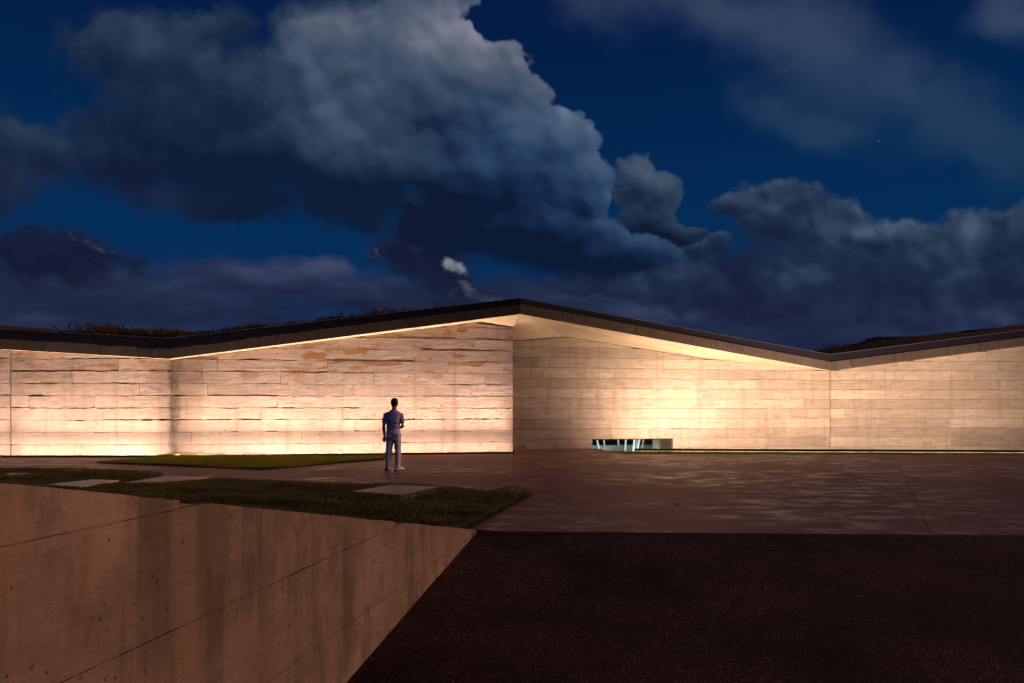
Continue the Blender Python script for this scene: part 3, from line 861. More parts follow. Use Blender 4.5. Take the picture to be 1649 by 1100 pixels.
# small pale patch let into the paving
pp = [gp(474, 773.5), gp(505, 773.2), gp(541, 769.3), gp(512, 769.5)]
M_PATCH = plain('pale_patch', (.30, .21, .17), .45, .5, scale=6)
link('paving_patch', bm_mesh('paving_patch', prism(pp, -.03, .004)), M_PATCH, pv)

RS = .11
ramp_z = lambda y, x=0: -.003 - RS * max(0, edge_y(x) - y) if y > -14 else -.003 - RS * (edge_y(x) + 14)
WDX = .2
wall_x = lambda y: WEND[0] - WDX * (WEND[1] - y)
ys = [None, 6, 4, 2, 0, -4, -8, -14, -300]
vs_, fs = [], []
for i, y in enumerate(ys):
    for x in (None, 6.03, 40, 300):
        yy = y
        if y is None:
            xx = WEND[0] if x is None else x
            yy = WEND[1] if x is None else edge_y(x)
            vs_.append((xx, yy, -.003))
        else:
            xx = wall_x(max(y, -14)) - .03 if x is None else x
            yy = y if x in (None, 6.03) else y + (edge_y(x) - edge_y(6.03))
            vs_.append((xx, yy, ramp_z(y, 6.03 if x else xx)))
for i in range(len(ys) - 1):
    for j in range(3):
        a = i * 4 + j
        fs.append((a + 4, a + 5, a + 1, a))
tag(link('asphalt_ramp', mesh_np('asphalt_ramp', vs_, fs), M_ASPHALT), kind='structure')

# ------------------------------------------------------------------ ramp wall on the left
rw = thing('retaining_wall', 'brown stained concrete wall rising along the asphalt ramp in the left foreground', 'wall', (WEND[0], WEND[1], 0))
uw = (WDX / math.hypot(WDX, 1), 1 / math.hypot(WDX, 1))
nw = (uw[1], -uw[0])
LWALL = 18.0
q0 = (-uw[0] * LWALL, -uw[1] * LWALL)
wtop = lambda s: min(1.75, .2035 * (LWALL - s) * uw[1])
rowsW = [-2.66 + .53 * k for k in range(10)]
rr = random.Random(21)
s_of = lambda y: LWALL - (WEND[1] - y) / uw[1]
cutsW = {5: [2.2, 4.5, 7.3, 9.9, s_of(3.06), s_of(.6), s_of(5.9)], 4: [1.4, 3.8, 6.6, s_of(.4), s_of(3.3), s_of(5.82)], 6: [3.3, 6.2, 8.9, s_of(3.7)], 7: [2.8, 5.6, 8.4]}
k = 0
for r in range(len(rowsW) - 1):
    cuts = sorted(cutsW.get(r, [2.1, 4.9, 7.7, 10.3, 13.2]))
    cuts = [0] + [c for c in cuts if 0 < c < LWALL - .4] + [LWALL - .01]
    for a, b in zip(cuts[:-1], cuts[1:]):
        k += 1
        lowest = ramp_z((b - LWALL) * uw[1] + WEND[1]) if b < LWALL else 0
        if rowsW[r + 1] < -RS * (LWALL - a) - .3: continue
        me = panel_mesh('concrete_panel', q0, uw, a, b, rowsW[r], rowsW[r + 1], wtop, 900 + k * 3, .003, (.0022 if r == 7 else .0) + rr.uniform(0, .0007), chip=.004, g=.0004, crumble=.005, step=.03)
        if me: link('concrete_panel', me, M_RETAIN, rw)
bm = bmesh.new()
cs = []
for s in np.linspace(0, LWALL, 25):
    t = wtop(s)
    c = []
    for off, z in ((.03, -3.0), (.03, t - .016), (.22, t - .065), (.22, -3.0)):
        c.append(bm.verts.new((q0[0] + uw[0] * s - nw[0] * off, q0[1] + uw[1] * s - nw[1] * off, z)))
    cs.append(c)
for A, B in zip(cs[:-1], cs[1:]):
    for i in range(4):
        j = (i + 1) % 4
        bm.faces.new((A[i], A[j], B[j], B[i]))
bm.faces.new(cs[0]); bm.faces.new(cs[-1][::-1])
link('wall_core', bm_mesh('wall_core', bm), M_RETAIN, rw)

# ------------------------------------------------------------------ lawns
M_TURF = plain('turf_soil', (.030, .028, .014), .95, .1, var=.5, scale=12)
def grass_mat(name, a, b_, trans=.35):
    m = bpy.data.materials.new(name); m.use_nodes = True
    N = NT(m.node_tree); t = m.node_tree
    p = t.nodes['Principled BSDF']; p.inputs['Roughness'].default_value = .6; p.inputs['Specular IOR Level'].default_value = .2
    co = obj_co(N)
    c = N.mix(N.ss(N.noise(co, 1.3, 5, .65), .3, .7), a, b_)
    c = N.mix(N.ss(N.noise(co, 9, 3, .6), .45, .75, 0, .5), c, tuple(x * .5 for x in a))
    N.put(p.inputs['Base Color'], c)
    tl = N.new('ShaderNodeBsdfTranslucent'); N.put(tl.inputs[0], c)
    mx = N.new('ShaderNodeMixShader'); mx.inputs[0].default_value = trans
    t.links.new(p.outputs[0], mx.inputs[1]); t.links.new(tl.outputs[0], mx.inputs[2])
    t.links.new(mx.outputs[0], t.nodes['Material Output'].inputs[0])
    return m
M_GRASS = grass_mat('short_lawn_grass', (.165, .178, .016), (.225, .215, .026), .6)
M_GRASS_DARK = grass_mat('rough_lawn_grass', (.085, .092, .024), (.140, .125, .044), .45)
M_WEED = grass_mat('dry_weeds', (.060, .034, .014), (.10, .060, .024), .25)

def inside(px, py, polygon):
    r = np.zeros(len(px), bool)
    n = len(polygon)
    for i in range(n):
        x1, y1 = polygon[i]; x2, y2 = polygon[(i + 1) % n]
        c = ((y1 > py) != (y2 > py)) & (px < (x2 - x1) * (py - y1) / (y2 - y1 + 1e-12) + x1)
        r ^= c
    return r

def blades(name, x, y, z, h, w, m, lean=.5):
    """one thin bent blade of two triangles per root"""
    n = len(x)
    a = rng.uniform(0, 2 * np.pi, n); la = rng.uniform(0, 2 * np.pi, n); l = rng.uniform(.1, lean, n) * h
    ca, sa = np.cos(a) * w / 2, np.sin(a) * w / 2
    v = np.empty((n, 4, 3), np.float32)
    v[:, 0] = np.stack([x - ca, y - sa, z - .01], -1); v[:, 1] = np.stack([x + ca, y + sa, z - .01], -1)
    v[:, 2] = np.stack([x + .35 * l * np.cos(la) + ca * .8, y + .35 * l * np.sin(la) + sa * .8, z + h * .6], -1)
    v[:, 3] = np.stack([x + l * np.cos(la), y + l * np.sin(la), z + h], -1)
    i = np.arange(n, dtype=np.int32)[:, None] * 4
    f = np.concatenate([i + np.array([[0, 1, 2]]), i + np.array([[0, 2, 3]])], 1).reshape(-1)
    me = bpy.data.meshes.new(name)
    me.vertices.add(n * 4); me.vertices.foreach_set('co', v.ravel())
    me.loops.add(n * 6); me.loops.foreach_set('vertex_index', f.astype(np.int32))
    me.polygons.add(n * 2); me.polygons.foreach_set('loop_start', np.arange(0, n * 6, 3, dtype=np.int32))
    me.update(calc_edges=True); me.validate()
    return link(name, me, m)

def scatter(polygon, density):
    xs_, ys_ = [p[0] for p in polygon], [p[1] for p in polygon]
    x0, x1, y0, y1 = min(xs_), max(xs_), min(ys_), max(ys_)
    n = int((x1 - x0) * (y1 - y0) * density)
    x, y = rng.uniform(x0, x1, n), rng.uniform(y0, y1, n)
    k = inside(x, y, polygon)
    return x[k], y[k]

back = lambda y: (wall_x(y) - .23 * nw[0], y - .23 * nw[1])
NEAR = [(.40, 11.87), gp(590, 782.6), gp(350, 771.2), gp(262, 776), gp(200, 777), gp(267, 765.5), gp(163, 761.5), gp(58, 757), (-14, 16.3), (-40, 14), (-300, 13), (-300, -200), back(-14)[:1] + (-200,), back(-14), back(-2), back(8.0), (-.52, 8.36)]
tag(link('lawn', flat(NEAR, .012), M_TURF), kind='structure')
FAR = [(-11.3, 18.5), (-6.0, 16.5), (-3.55, 19.9), (-3.8, 21.1), (-10.8, 21.05)]
tag(link('lawn', flat(FAR, .012), M_TURF), kind='structure')
SLAB = [gp(563, 791.5, .09), gp(645.5, 797, .09), gp(713, 783.8, .09), gp(628.6, 780.6, .09)]
PATH1 = [gp(60, 781.5, .05), gp(128, 783, .05), gp(192, 773.3, .05), gp(150.6, 771.8, .05)]
PATH2 = [gp(196, 778, .03), gp(252, 777, .03), gp(338, 768.8, .03), gp(270, 765.8, .03)]
PATH3 = [gp(-10, 765, .04), gp(20, 765.5, .04), gp(50, 761.6, .04), gp(18, 761.6, .04)]
M_STONE = concrete('pale_stepping_stone', (.58, .48, .42), grain=(3, 3, 3), streak=0, bump=.4, rough=.42, spec=.5)
M_STONE3 = concrete('worn_stepping_stone', (.50, .38, .32), grain=(4, 4, 4), streak=0, bump=.5, rough=.45, spec=.5)
M_STONE2 = concrete('stained_stepping_stone', (.38, .26, .20), grain=(4, 4, 4), streak=.0, bump=.5, rough=.45, spec=.5)
for pts, top, m, lab in ((SLAB, .09, M_STONE2, 'square stained concrete slab lying in the dark lawn in front of the standing person'),
                         (PATH1, .05, M_STONE, 'pale stone slab in the lawn just behind the top of the ramp wall'),
                         (PATH2, .03, M_STONE3, 'worn stone slab joining the lawn to the paving behind the pale slab'),
                         (PATH3, .04, M_STONE, 'small pale slab in the lawn strip at the far left edge')):
    cxm = sum(p[0] for p in pts) / 4; cym = sum(p[1] for p in pts) / 4
    bm = prism([(p[0] - cxm, p[1] - cym) for p in pts], -.05, top)
    bmesh.ops.bevel(bm, geom=[e for e in bm.edges if min(v.co.z for v in e.verts) > top - .001], offset=.008, segments=2, affect='EDGES')
    o = link('stone_slab', bm_mesh('stone_slab', bm), m, None, (cxm, cym, 0))
    tag(o, lab, 'slab')

def mound(x, y):
    f = fbm((x * .55).astype(np.float32), (y * 1.1).astype(np.float32), 4, .55, 400)
    m = np.clip(f + .06, 0, 1) * .26
    cxm = sum(p[0] for p in SLAB) / 4; cym = sum(p[1] for p in SLAB) / 4
    m = np.maximum(m, .085 * np.exp(-(((x - cxm) / 1.3) ** 2 + ((y - cym) / 1.3) ** 2) ** 1.5))
    return m

VIEW = [(.40, 11.87)] + NEAR[1:9] + [(-14, 12.5), (-8.0, 10.8), (-4.2, 9.0), (-1.9, 7.6), (-.62, 8.2)]
x, y = scatter(VIEW, 2300)
k = (y > wall_x(0) * 0 + 7.2) & ~inside(x, y, SLAB) & ~inside(x, y, PATH1) & ~inside(x, y, PATH2) & ~inside(x, y, PATH3)
# only what can be seen over the wall (and a margin for a step to the side)
x, y = x[k], y[k]
z = mound(x, y)
patch = fbm((x * 1.7).astype(np.float32), (y * 2.4).astype(np.float32), 4, .6, 410)
h = rng.uniform(.018, .040, len(x)) * (1 + 1.2 * np.clip(patch, -.4, .5))
o = blades('grass', x, y, z + .01, h, rng.uniform(.004, .008, len(x)), M_GRASS_DARK, .9)
tag(o, 'dark uneven grass of the near lawn above the ramp wall', 'grass', kind='stuff')
nearlawn_soil = None
x, y = scatter(FAR, 2600)
z = .05 * sstep(fbm((x * .5).astype(np.float32), (y * .9).astype(np.float32), 3, .5, 430), -.15, .25)
h = rng.uniform(.022, .045, len(x))
o = blades('grass', x, y, z + .01, h, rng.uniform(.004, .008, len(x)), M_GRASS, .8)
tag(o, 'bright short grass of the lawn at the foot of the left wall', 'grass', kind='stuff')

# ------------------------------------------------------------------ trench in front of the right wall with its grass lip and light bars
B0, B1 = (4.22, 23.5), (16.9, 22.62)
bl = math.hypot(B1[0] - B0[0], B1[1] - B0[1])
ub = ((B1[0] - B0[0]) / bl, (B1[1] - B0[1]) / bl)
bar_y = lambda x: B0[1] + (x - B0[0]) * ub[1] / ub[0]
INNER = [(30, bar_y(30) - .05), (16.9, bar_y(16.9) - .05), (4.0, bar_y(4.0) - .05), (3.35, 23.75)]
LIPP = [(p[0] + (0 if i else .02), p[1] + .02) for i, p in enumerate(LIP[1:])]
strip = [(3.10, 25.0)] + [LIPP[0]] + LIPP[1:] + INNER
strip = [(2.98, 25.15), (3.58, 22.32), (16.2, 21.59), (30, 20.92)] + INNER + [(3.12, 25.1)]
tag(link('grass_verge', flat(strip, -.008), M_TURF), kind='structure')
bm = prism([(2.9, 25.2), (3.3, 23.7), (4.0, bar_y(4.0) - .06), (30, bar_y(30) - .06), (30, 27.3), (12.6, 27.3)], -.60, -.42)
tag(link('trench_floor', bm_mesh('trench_floor', bm), plain('trench_gravel', (.13, .10, .07), .95, .1, var=.5, scale=25)), kind='structure')
bm = bmesh.new()
edge_in = [(30, bar_y(30) - .05), (16.9, bar_y(16.9) - .05), (4.0, bar_y(4.0) - .05), (3.35, 23.75), (3.0, 25.15)]
for (xa, ya), (xb, yb) in zip(edge_in[:-1], edge_in[1:]):
    bm.faces.new([bm.verts.new(v) for v in ((xa, ya, -.012), (xb, yb, -.012), (xb, yb, -.45), (xa, ya, -.45))])
tag(link('trench_side', bm_mesh('trench_side', bm), M_TURF), kind='structure')
x, y = scatter(strip, 2400)
k = x < 19
x, y = x[k], y[k]
tufts = fbm((x * 2.4).astype(np.float32), (y * 2).astype(np.float32), 4, .6, 440)
h = rng.uniform(.015, .035, len(x)) * (1 + 1.2 * np.clip(tufts, -.3, .5))
o = blades('grass', x, y, np.zeros(len(x)), h, rng.uniform(.004, .008, len(x)), M_GRASS, .8)
tag(o, 'thin strip of grass between the paving and the black light bars', 'grass', kind='stuff')

# ------------------------------------------------------------------ plants on the roof
def roof_plants():
    xs_, ys_, zs_, hs_, ws_ = [], [], [], [], []
    rp = random.Random(5)
    for i in range(15000):
        x = rp.uniform(-15.6, 17.5)
        px_ = x
        left = max(0, 1 - abs((x + 9.2) / 4.9) ** 4) if x < -3 else 0
        mid = .5 * max(0, 1 - abs((x + 3.9) / 2.1) ** 4)
        right = .16 if x > 9.5 else 0
        clump = float(vnoise(np.array([x * 2.3], np.float32), np.array([3.3], np.float32), 90)[0])
        if rp.random() > (left + mid + right) * (.35 + clump): continue
        d = rp.uniform(.05, 1.6 if x < 0 else 4.0)
        y, z = roof_z(x, d)
        xs_.append(x); ys_.append(y); zs_.append(z); tall = clump ** 2
        hs_.append(rp.uniform(.07, .19) + tall * rp.uniform(0, .34) * (1 if x < 0 else .5)); ws_.append(rp.uniform(.006, .014))
    for i in range(170):                                       # taller single stems with seed heads
        x = rp.uniform(-14.2, -2.8) if i < 150 else rp.uniform(13, 17.5)
        if i < 150 and float(vnoise(np.array([x * 1.4], np.float32), np.array([8.1], np.float32), 91)[0]) < .42: continue
        y, z = roof_z(x, rp.uniform(.05, .9))
        xs_.append(x); ys_.append(y); zs_.append(z); hs_.append(rp.uniform(.16, .42) * (1 if x < 0 else .6)); ws_.append(rp.uniform(.012, .022))
    x, y, z, h, w = map(np.array, (xs_, ys_, zs_, hs_, ws_))
    # small leaves and seed heads up each stem
    n = len(x); L = 5
    t = rng.uniform(.35, 1.05, (n, L))
    lx = (x[:, None] + rng.normal(0, .025, (n, L)) * (1 + t)).ravel(); ly = (y[:, None] + rng.normal(0, .025, (n, L)) * (1 + t)).ravel(); lz = (z[:, None] + h[:, None] * t).ravel()
    X = np.concatenate([x, lx]); Y = np.concatenate([y, ly]); Z = np.concatenate([z, lz])
    Hh = np.concatenate([h, rng.uniform(.015, .04, n * L)]); Ww = np.concatenate([w, rng.uniform(.012, .030, n * L)])
    o = blades('roof_plants', X, Y, Z, Hh, Ww, M_WEED, .9)
    tag(o, 'dry weeds and seed heads growing along the roof edges', 'plants', kind='stuff')
roof_plants()

# ------------------------------------------------------------------ lamps: flush uplights before the left wall, light bars before the right wall
ORD = ['first', 'second', 'third', 'fourth', 'fifth', 'sixth', 'seventh', 'eighth', 'ninth', 'tenth', 'eleventh', 'twelfth', 'thirteenth', 'fourteenth', 'fifteenth', 'sixteenth', 'seventeenth', 'eighteenth', 'nineteenth']
M_BLACK = plain('black_housing', (.012, .012, .012), .45, .4)
def lens_mat(name, c, s):
    m = bpy.data.materials.new(name); m.use_nodes = True
    b = m.node_tree.nodes['Principled BSDF']
    b.inputs['Base Color'].default_value = (.6, .55, .45, 1)
    b.inputs['Emission Color'].default_value = (*c, 1); b.inputs['Emission Strength'].default_value = s
    return m
M_LENS_L = lens_mat('warm_lens', (1, .72, .48), .25)
M_LENS_R = lens_mat('yellow_lens', (1, .78, .45), 3.0)
WARM_L, WARM_R = (1.0, .645, .47), (1.0, .66, .47)

def lamp(parent, loc, direction, energy, color, size, spread, size_y=None):
    d = bpy.data.lights.new('lamp', 'AREA')
    d.energy = energy; d.color = color; d.spread = R(spread)
    d.shape = 'RECTANGLE' if size_y else 'DISK'; d.size = size
    if size_y: d.size_y = size_y
    o = bpy.data.objects.new('lamp', d); col.objects.link(o)
    o.parent = parent; o.location = loc
    o.rotation_euler = Vector(direction).to_track_quat('-Z', 'Y').to_euler()
    return o

def wall_bar(x, y, rz, up, flood, lab, long):
    """low black bar at the foot of the wall: a narrow grazing beam up the wall and a wide one for its base"""
    t = thing('light_bar', lab, 'light', (x, y, .0), rz, 'low black light bars along the foot of the left wall')
    bm = bmesh.new(); box(bm, -long / 2, long / 2, -.03, .03, .0, .060, .004)
    link('housing', bm_mesh('housing', bm), M_BLACK, t)
    bm = bmesh.new(); box(bm, -long / 2 + .03, long / 2 - .03, -.004, .026, .0605, .066)
    link('lens', bm_mesh('lens', bm), M_LENS_L, t)
    lamp(t, (0, .012, .072), (0, math.sin(R(8)), math.cos(R(8))), up, WARM_L, long - .1, 68, .03)
    lamp(t, (0, .012, .070), (0, math.sin(R(66)), math.cos(R(66))), flood, WARM_L, long - .1, 170, .03)

def run_of_bars(A, B, n, first, ups, floods):
    ang = math.atan2(B[1] - A[1], B[0] - A[0])
    L_ = math.hypot(B[0] - A[0], B[1] - A[1])
    for i in range(n):
        t_ = (i + .5) / n
        x, y = A[0] + (B[0] - A[0]) * t_, A[1] + (B[1] - A[1]) * t_
        wall_bar(x + math.sin(ang) * .55, y - math.cos(ang) * .55, ang, ups[i], floods[i], ORD[first + i] + ' low black light bar from the left at the foot of the left wall', L_ / n - .012)

run_of_bars((-25.0, 21.3), (-15.7, 21.3), 4, 0, [66] * 4, [46] * 4)
run_of_bars((-15.5, 21.3), (-10.75, 21.3), 2, 4, [70, 76], [56, 68])
run_of_bars((W1[0] + .15, W1[1] + .02), (WC[0] - .05, WC[1]), 5, 6, [64, 68, 68, 66, 64], [42, 52, 43, 36, 33])

NB = 19
seg = .826
ROT = math.atan2(ub[1], ub[0])
POW = [72, 92, 97, 88, 78, 66, 66, 70, 75, 78, 76, 72, 68, 64, 60, 56, 54, 52, 52]
for i in range(NB):
    s = seg * (i + .5)
    t = thing('light_bar', ORD[i] + ' black light bar from the left in the row before the right wall', 'light', (B0[0] + ub[0] * s, B0[1] + ub[1] * s, 0), ROT, 'black light bars in the trench before the right wall')
    l2 = seg / 2 - .008
    bm = bmesh.new(); box(bm, -l2, l2, -.045, .045, .028, .105, .006)
    link('housing', bm_mesh('housing', bm), M_BLACK, t)
    for sx in (-1, 1):
        bm = bmesh.new(); box(bm, sx * (l2 - .10) - .012, sx * (l2 - .10) + .012, .01, .03, -.46, .026)
        link('bracket', bm_mesh('bracket', bm), M_BLACK, t)
    bm = bmesh.new(); box(bm, -l2 + .02, l2 - .02, .048, .058, .050, .098)
    link('lens', bm_mesh('lens', bm), M_LENS_R, t)
    lamp(t, (0, .075, .085), (0, math.cos(R(54)), math.sin(R(54))), POW[i], WARM_R, seg * .9, 158, .04)
    bm = bmesh.new(); box(bm, -l2 + .02, l2 - .02, -.012, .012, .0235, .0275)
    link('lower_lens', bm_mesh('lower_lens', bm), M_LENS_R, t)
    lamp(t, (0, 0, .022), (0, -.6, -1), 3.2, (1.0, .80, .35), seg * .9, 170, .02)

# ------------------------------------------------------------------ leaning white columns inside the low window
def column_mat():
    m, N, b = mat('white_plaster_column', .6, .3)
    n = N.noise(N.mp(obj_co(N), scale=(8, 8, 1.5)), 2, 4)
    N.put(b.inputs['Base Color'], N.mix(n, (.42, .52, .50), (.86, .92, .90)))
    return m
M_COL = column_mat()
def inside_pt(px, depth):
    y = depth; return (px - CX) / FPX * y, y
COLS = [(960, 966.5, 3.6, 28.2), (972, 973.5, 3.2, 28.6), (995.3, 996, 3.0, 28.8), (1008.5, 1006, 3.2, 28.4), (1022, 1019, 3.2, 28.0), (1026.5, 1021.5, 3.2, 28.5), (1031, 1024, 3.4, 28.1), (1037, 1032.5, 2.6, 28.9)]
for i, (pt, pb, w, dep) in enumerate(COLS):
    xt, _ = inside_pt(pt, dep); xb, _ = inside_pt(pb, dep)
    r = w / FPX * dep / 2 * 1.05
    dxy = xt - xb
    bm = bmesh.new()
    H0, H1 = -.45, .343
    tube(bm, [(0, 0, H0), (dxy * .15, 0, H0 + .1), (dxy * .5, .02, -.08), (dxy * .85, 0, H1 - .12), (dxy, 0, H1)], [r * 1.35, r * 1.2, r * 1.05, r * .85, r * .75], 14)
    o = link('white_column', bm_mesh('white_column', bm), M_COL, None, (xb, dep, 0), smooth=True)
    tag(o, ORD[i] + ' white leaning column from the left inside the low window', 'column', 'white leaning columns inside the low window')
t = thing('interior_lamp', 'cool lamp on the floor inside the low window behind the wall', 'lamp', (4.6, 27.0, -.45))
bm = bmesh.new(); box(bm, -1.2, 1.2, -.05, .05, 0, .05, .005)
link('housing', bm_mesh('housing', bm), M_BLACK, t)
lamp(t, (0, 0, .07), (0, .95, .3), 26, (.82, 1.0, .96), 2.3, 170, .06)

# ------------------------------------------------------------------ small litter
bm = bmesh.new()
tube(bm, [(-.05, 0, .004), (-.01, .006, .008), (.03, .002, .006), (.06, -.008, .005)], [.004, .005, .004, .003], 6)
tube(bm, [(.0, .004, .007), (.018, .02, .007)], [.0025, .0018], 5)
M_TWIG = plain('bleached_twig', (.34, .26, .20), .8)
y = 1; 
yy = (EYE + .003 + RS * edge_y(2.5)) / ((963 - HZ) / FPX + RS); xx = (1386 - CX) / FPX * yy
tag(link('twig', bm_mesh('twig', bm), M_TWIG, None, (xx, yy, ramp_z(yy, xx) + .003)), 'short bleached twig lying on the dark asphalt', 'twig')
bm = bmesh.new()
vv = [bm.verts.new(p) for p in ((-.07, 0, .006), (-.03, .03, .02), (.03, .035, .012), (.08, .0, .03), (.03, -.03, .014), (-.03, -.028, .022), (0, 0, .006))]
for i in range(6): bm.faces.new((vv[i], vv[(i + 1) % 6], vv[6]))
x_, y_ = gp(1093, 813.5)
tag(link('dry_leaf', bm_mesh('dry_leaf', bm), plain('dry_leaf', (.42, .24, .10), .7), None, (x_, y_, .004)), 'curled dry leaf lying on the brown paving', 'leaf')

# ------------------------------------------------------------------ the person looking at the wall
PX, PY = gp(634, 758)
person = thing('person', 'person seen from behind in a grey-blue T-shirt, light trousers and white shoes', 'person', (PX, PY, 0))
def cloth(name, c, bump=.3):
    m, N, b = mat(name, .85, .15)
    co = obj_co(N)
    w = N.noise(N.mp(co, scale=(1, 1, .6)), 9, 3, .5, 1.2)
    N.put(b.inputs['Base Color'], N.mix(w, tuple(x * .85 for x in c), tuple(x * 1.1 for x in c)))
    N.put(b.inputs['Normal'], N.bump(w, bump, .02))
    return m
M_SKIN = plain('skin', (.27, .14, .088), .55, .35, var=.08)
M_HAIR = plain('dark_hair', (.010, .008, .007), .6, .3, var=.4, scale=60)
M_SHIRT = cloth('grey_blue_shirt', (.34, .33, .58))
M_TROUS = cloth('light_trousers', (.45, .42, .56), .6)
M_SHOE = plain('white_shoe', (.55, .53, .55), .6)
M_SOLE = plain('dark_sole', (.03, .025, .025), .8)
SHL, ELL, WRL = (-.196, .0, 1.335), (-.238, -.012, 1.05), (-.226, .040, .835)
SHR, ELR, WRR = (.182, .0, 1.330), (.230, -.040, 1.06), (.090, .190, 1.025)
HEAD = (.018, .020, 1.625)

def hand(bm, wrist, fwd, side, back_, curl):
    """palm, four bent fingers and a thumb; fwd runs along the fingers, side towards the thumb, back_ out of the back of the hand"""
    w, f, s, b = Vector(wrist), Vector(fwd).normalized(), Vector(side).normalized(), Vector(back_).normalized()
    tube(bm, [w - f * .03, w + f * .01, w + f * .05, w + f * .085], [.026, .030, .038, .036], 10, .5, tuple(b))
    for k, (o, ln) in enumerate(((.028, .072), (.009, .080), (-.010, .074), (-.028, .058))):
        p0 = w + f * .075 + s * o
        d1 = (f * math.cos(curl * .5) - b * math.sin(curl * .5)); d2 = (f * math.cos(curl * 1.3) - b * math.sin(curl * 1.3))
        p1 = p0 + d1 * ln * .45; p2 = p1 + d2 * ln * .33
        d3 = (f * math.cos(curl * 1.9) - b * math.sin(curl * 1.9)); p3 = p2 + d3 * ln * .25
        tube(bm, [p0 - f * .02, p0, p1, p2, p3], [.0095, .0095, .009, .008, .006], 7)
    t0 = w + f * .025 + s * .026
    t1 = t0 + (f * .7 + s * .6 - b * .3).normalized() * .035; t2 = t1 + (f * .95 + s * .15 - b * .4).normalized() * .030
    tube(bm, [w + f * .01 + s * .01, t0, t1, t2], [.014, .013, .011, .007], 7)

bm = bmesh.new()
hx, hy, hz_ = HEAD
rings(bm, [(hx, hy + .012, 1.497, .030, .040), (hx, hy + .014, 1.512, .052, .062), (hx, hy + .008, 1.545, .066, .080), (hx, hy, 1.585, .075, .094), (hx, hy - .004, 1.63, .078, .098), (hx, hy - .004, 1.668, .074, .092), (hx, hy - .002, 1.698, .058, .072), (hx, hy, 1.715, .030, .038)], 22)
rings(bm, [(hx, hy + .100, 1.565, .015, .016), (hx, hy + .104, 1.583, .013, .020), (hx, hy + .096, 1.615, .008, .012)], 10)      # nose
rings(bm, [(hx, hy + .078, 1.536, .022, .012), (hx, hy + .080, 1.546, .024, .014), (hx, hy + .076, 1.556, .018, .012)], 10)     # mouth
for sx in (-1, 1):
    rings(bm, [(hx + sx * .078, hy - .004, 1.572, .008, .014), (hx + sx * .083, hy - .008, 1.60, .010, .020), (hx + sx * .082, hy - .010, 1.628, .008, .016)], 10)
    rings(bm, [(hx + sx * .030, hy + .084, 1.606, .012, .008), (hx + sx * .030, hy + .086, 1.613, .014, .010), (hx + sx * .030, hy + .084, 1.620, .012, .008)], 10)
tube(bm, [(.010, -.012, 1.40), (.013, -.004, 1.47), (hx, hy - .006, 1.555)], [.066, .055, .056], 14)
rings(bm, [(0, 0, .80, .12, .085), (-.01, 0, 1.0, .12, .08), (-.01, 0, 1.2, .145, .085), (-.005, 0, 1.36, .14, .075), (.005, -.005, 1.43, .07, .06)], 18)
for S, E_, Wp in ((SHL, ELL, WRL), (SHR, ELR, WRR)):
    S, E_, Wp = Vector(S), Vector(E_), Vector(Wp)
    tube(bm, [S, S.lerp(E_, .35), S.lerp(E_, .75), E_, E_.lerp(Wp, .28), E_.lerp(Wp, .7), Wp], [.050, .049, .043, .038, .041, .033, .025], 12)
hand(bm, WRL, (.16, .12, -1), (.35, .94, .1), (-.93, .33, 0), .35)
hand(bm, WRR, (-.75, .55, .03), (-.1, -.1, 1), (.3, .85, 0), .6)
for fx, hipx, kx in ((-.140, -.085, -.112), (.105, .085, .092)):
    tube(bm, [(hipx, 0, .84), (kx, .01, .48), (fx, -.015, .22), (fx, -.02, .07)], [.07, .05, .045, .034], 10)
body = link('body', fused('body', bm, .0065, 5), M_SKIN, person, smooth=True)

bm = bmesh.new()
rings(bm, [(hx, hy - .042, 1.545, .056, .040), (hx, hy - .028, 1.575, .074, .066), (hx, hy - .020, 1.62, .084, .088), (hx, hy - .012, 1.668, .086, .098), (hx, hy - .004, 1.70, .074, .088), (hx, hy, 1.724, .048, .058), (hx + .004, hy, 1.732, .02, .026)], 22)
for k in range(46):
    a, e = random.uniform(0, 6.28), random.uniform(.15, 1.4)
    c = Vector((hx + .078 * math.cos(a) * math.cos(e), hy - .008 + .088 * math.sin(a) * math.cos(e), 1.66 + .066 * math.sin(e)))
    tube(bm, [c, c + Vector((random.uniform(-.012, .012), random.uniform(-.012, .012), .018))], [.011, .004], 6)
link('hair', fused('hair', bm, .006, 1), M_HAIR, person, smooth=True)

bm = bmesh.new()
rings(bm, [(-.012, .004, .985, .160, .112, 2.3), (-.010, .002, 1.00, .166, .118, 2.4), (-.010, 0, 1.07, .163, .116, 2.4), (-.010, 0, 1.16, .168, .118, 2.5), (-.008, -.002, 1.25, .184, .122, 2.6), (-.006, -.004, 1.32, .192, .112, 2.6), (-.003, -.006, 1.365, .178, .096, 2.5), (.002, -.006, 1.40, .142, .084, 2.2), (.007, -.006, 1.43, .098, .072), (.010, -.004, 1.462, .066, .060)], 26)
for S, E_ in ((SHL, ELL), (SHR, ELR)):
    S, E_ = Vector(S), Vector(E_)
    tube(bm, [S.lerp(Vector((0, 0, 1.38)), .45), S, S.lerp(E_, .3), S.lerp(E_, .62), S.lerp(E_, .66)], [.058, .060, .060, .059, .058], 14)
for z0, x0, x1, a in ((1.03, -.15, .08, .4), (1.10, -.05, .15, -.5), (1.20, -.14, .03, .6), (1.16, .02, .17, -.3)):
    tube(bm, [(x0, -.108, z0), ((x0 + x1) / 2, -.122, z0 + a * .05), (x1, -.108, z0 + a * .11)], [.008, .014, .006], 6)
link('shirt', fused('shirt', bm, .009, 4), M_SHIRT, person, smooth=True)

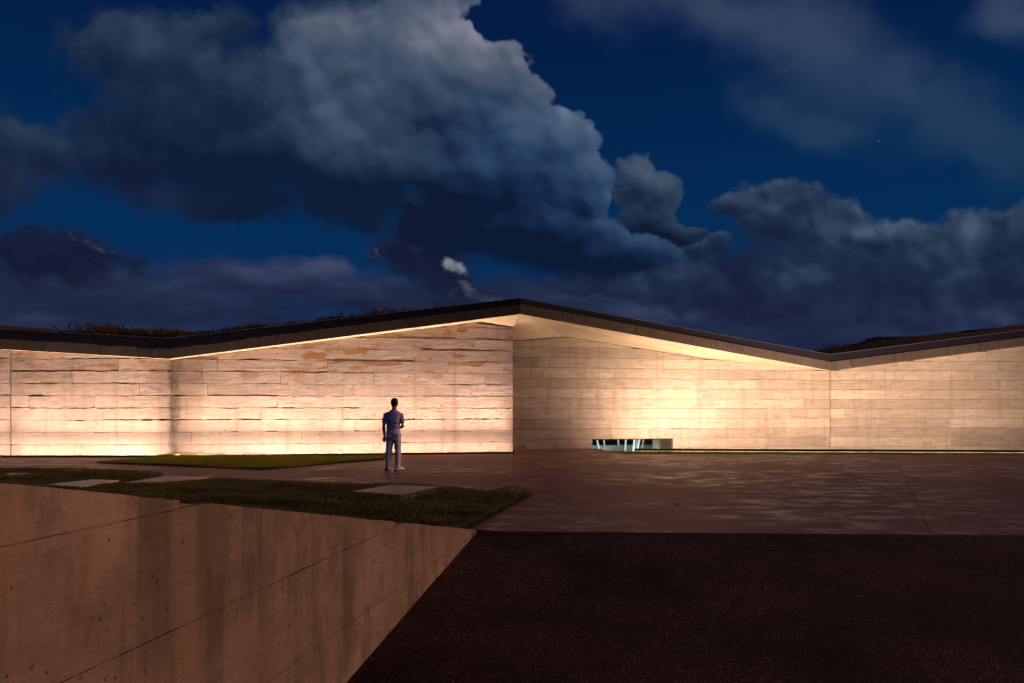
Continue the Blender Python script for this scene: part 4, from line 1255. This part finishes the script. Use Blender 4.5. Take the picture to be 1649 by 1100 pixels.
bm = bmesh.new()
rings(bm, [(-.010, 0, 1.02, .148, .104, 2.3), (-.010, 0, .97, .158, .112, 2.4), (-.006, -.012, .90, .172, .124, 2.4), (-.002, -.018, .82, .178, .126, 2.4), (.0, -.010, .76, .172, .116, 2.4), (.0, 0, .715, .150, .095, 2.4)], 26)
for fx, hipx, kx, bx in ((-.140, -.086, -.115, -.138), (.105, .088, .095, .102)):
    rings(bm, [(fx, -.014, .052, .056, .068), (fx, -.014, .075, .060, .072), (fx - .002, -.014, .12, .057, .068), (bx, -.010, .20, .060, .068), (bx * .97 + kx * .03, -.004, .32, .070, .078), (kx, .012, .48, .076, .082), ((kx + hipx) / 2, .006, .62, .084, .094), (hipx, 0, .74, .090, .105), (hipx, -.004, .84, .088, .110)], 18)
    for z0, r_ in ((.085, .070), (.13, .068), (.17, .068), (.50, .080), (.46, .080)):
        tube(bm, [(fx * .6 + kx * .4 - r_ * .7, -.055, z0 + .02), (fx * .6 + kx * .4, -.078, z0), (fx * .6 + kx * .4 + r_ * .7, -.055, z0 + .012)], [.008, .014, .008], 6)
link('trousers', fused('trousers', bm, .009, 4), M_TROUS, person, smooth=True)
bm = bmesh.new()
for sx in (-1, 1):
    box(bm, sx * .085 - .045, sx * .085 + .045, -.146, -.138, .80, .88, .003)
link('back_pocket', bm_mesh('back_pocket', bm), M_TROUS, bpy.data.objects['trousers'])

for fx, turn in ((-.140, R(26)), (.105, R(-48))):
    M = Matrix.Translation((fx, -.02, 0)) @ Matrix.Rotation(turn, 4, 'Z')
    bm = bmesh.new()
    rings(bm, [(0, .045, .018, .050, .142, 2.6), (0, .045, .048, .053, .145, 2.5), (0, .030, .075, .049, .122, 2.3), (0, -.005, .098, .044, .080), (0, -.012, .118, .042, .062)], 20)
    bmesh.ops.transform(bm, matrix=M, verts=bm.verts)
    sh = link('shoe', bm_mesh('shoe', bm), M_SHOE, person, smooth=True)
    bm = bmesh.new()
    rings(bm, [(0, .045, .0, .053, .149, 2.6), (0, .045, .020, .054, .151, 2.6)], 20)
    bmesh.ops.transform(bm, matrix=M, verts=bm.verts)
    link('sole', bm_mesh('sole', bm), M_SOLE, sh)

bm = bmesh.new()
wl = Vector(WRL) + Vector((-.018, -.030, -.085))
rings(bm, [(wl.x + .012, wl.y + .004, wl.z - .070, .020, .012), (wl.x + .008, wl.y, wl.z - .045, .032, .018), (wl.x, wl.y, wl.z - .01, .028, .024), (wl.x - .004, wl.y, wl.z + .03, .030, .022), (wl.x - .002, wl.y - .004, wl.z + .052, .016, .014)], 14)
bmesh.ops.transform(bm, matrix=Matrix.Translation((PX, PY, 0)), verts=bm.verts)
bmesh.ops.translate(bm, vec=(-PX, -PY, 0), verts=bm.verts)
tag(link('cloth', fused('cloth', bm, .006, 2), cloth('light_blue_cloth', (.22, .50, .66)), None, (PX, PY, 0), smooth=True), 'small light blue cloth held in the left hand of the standing person', 'cloth')
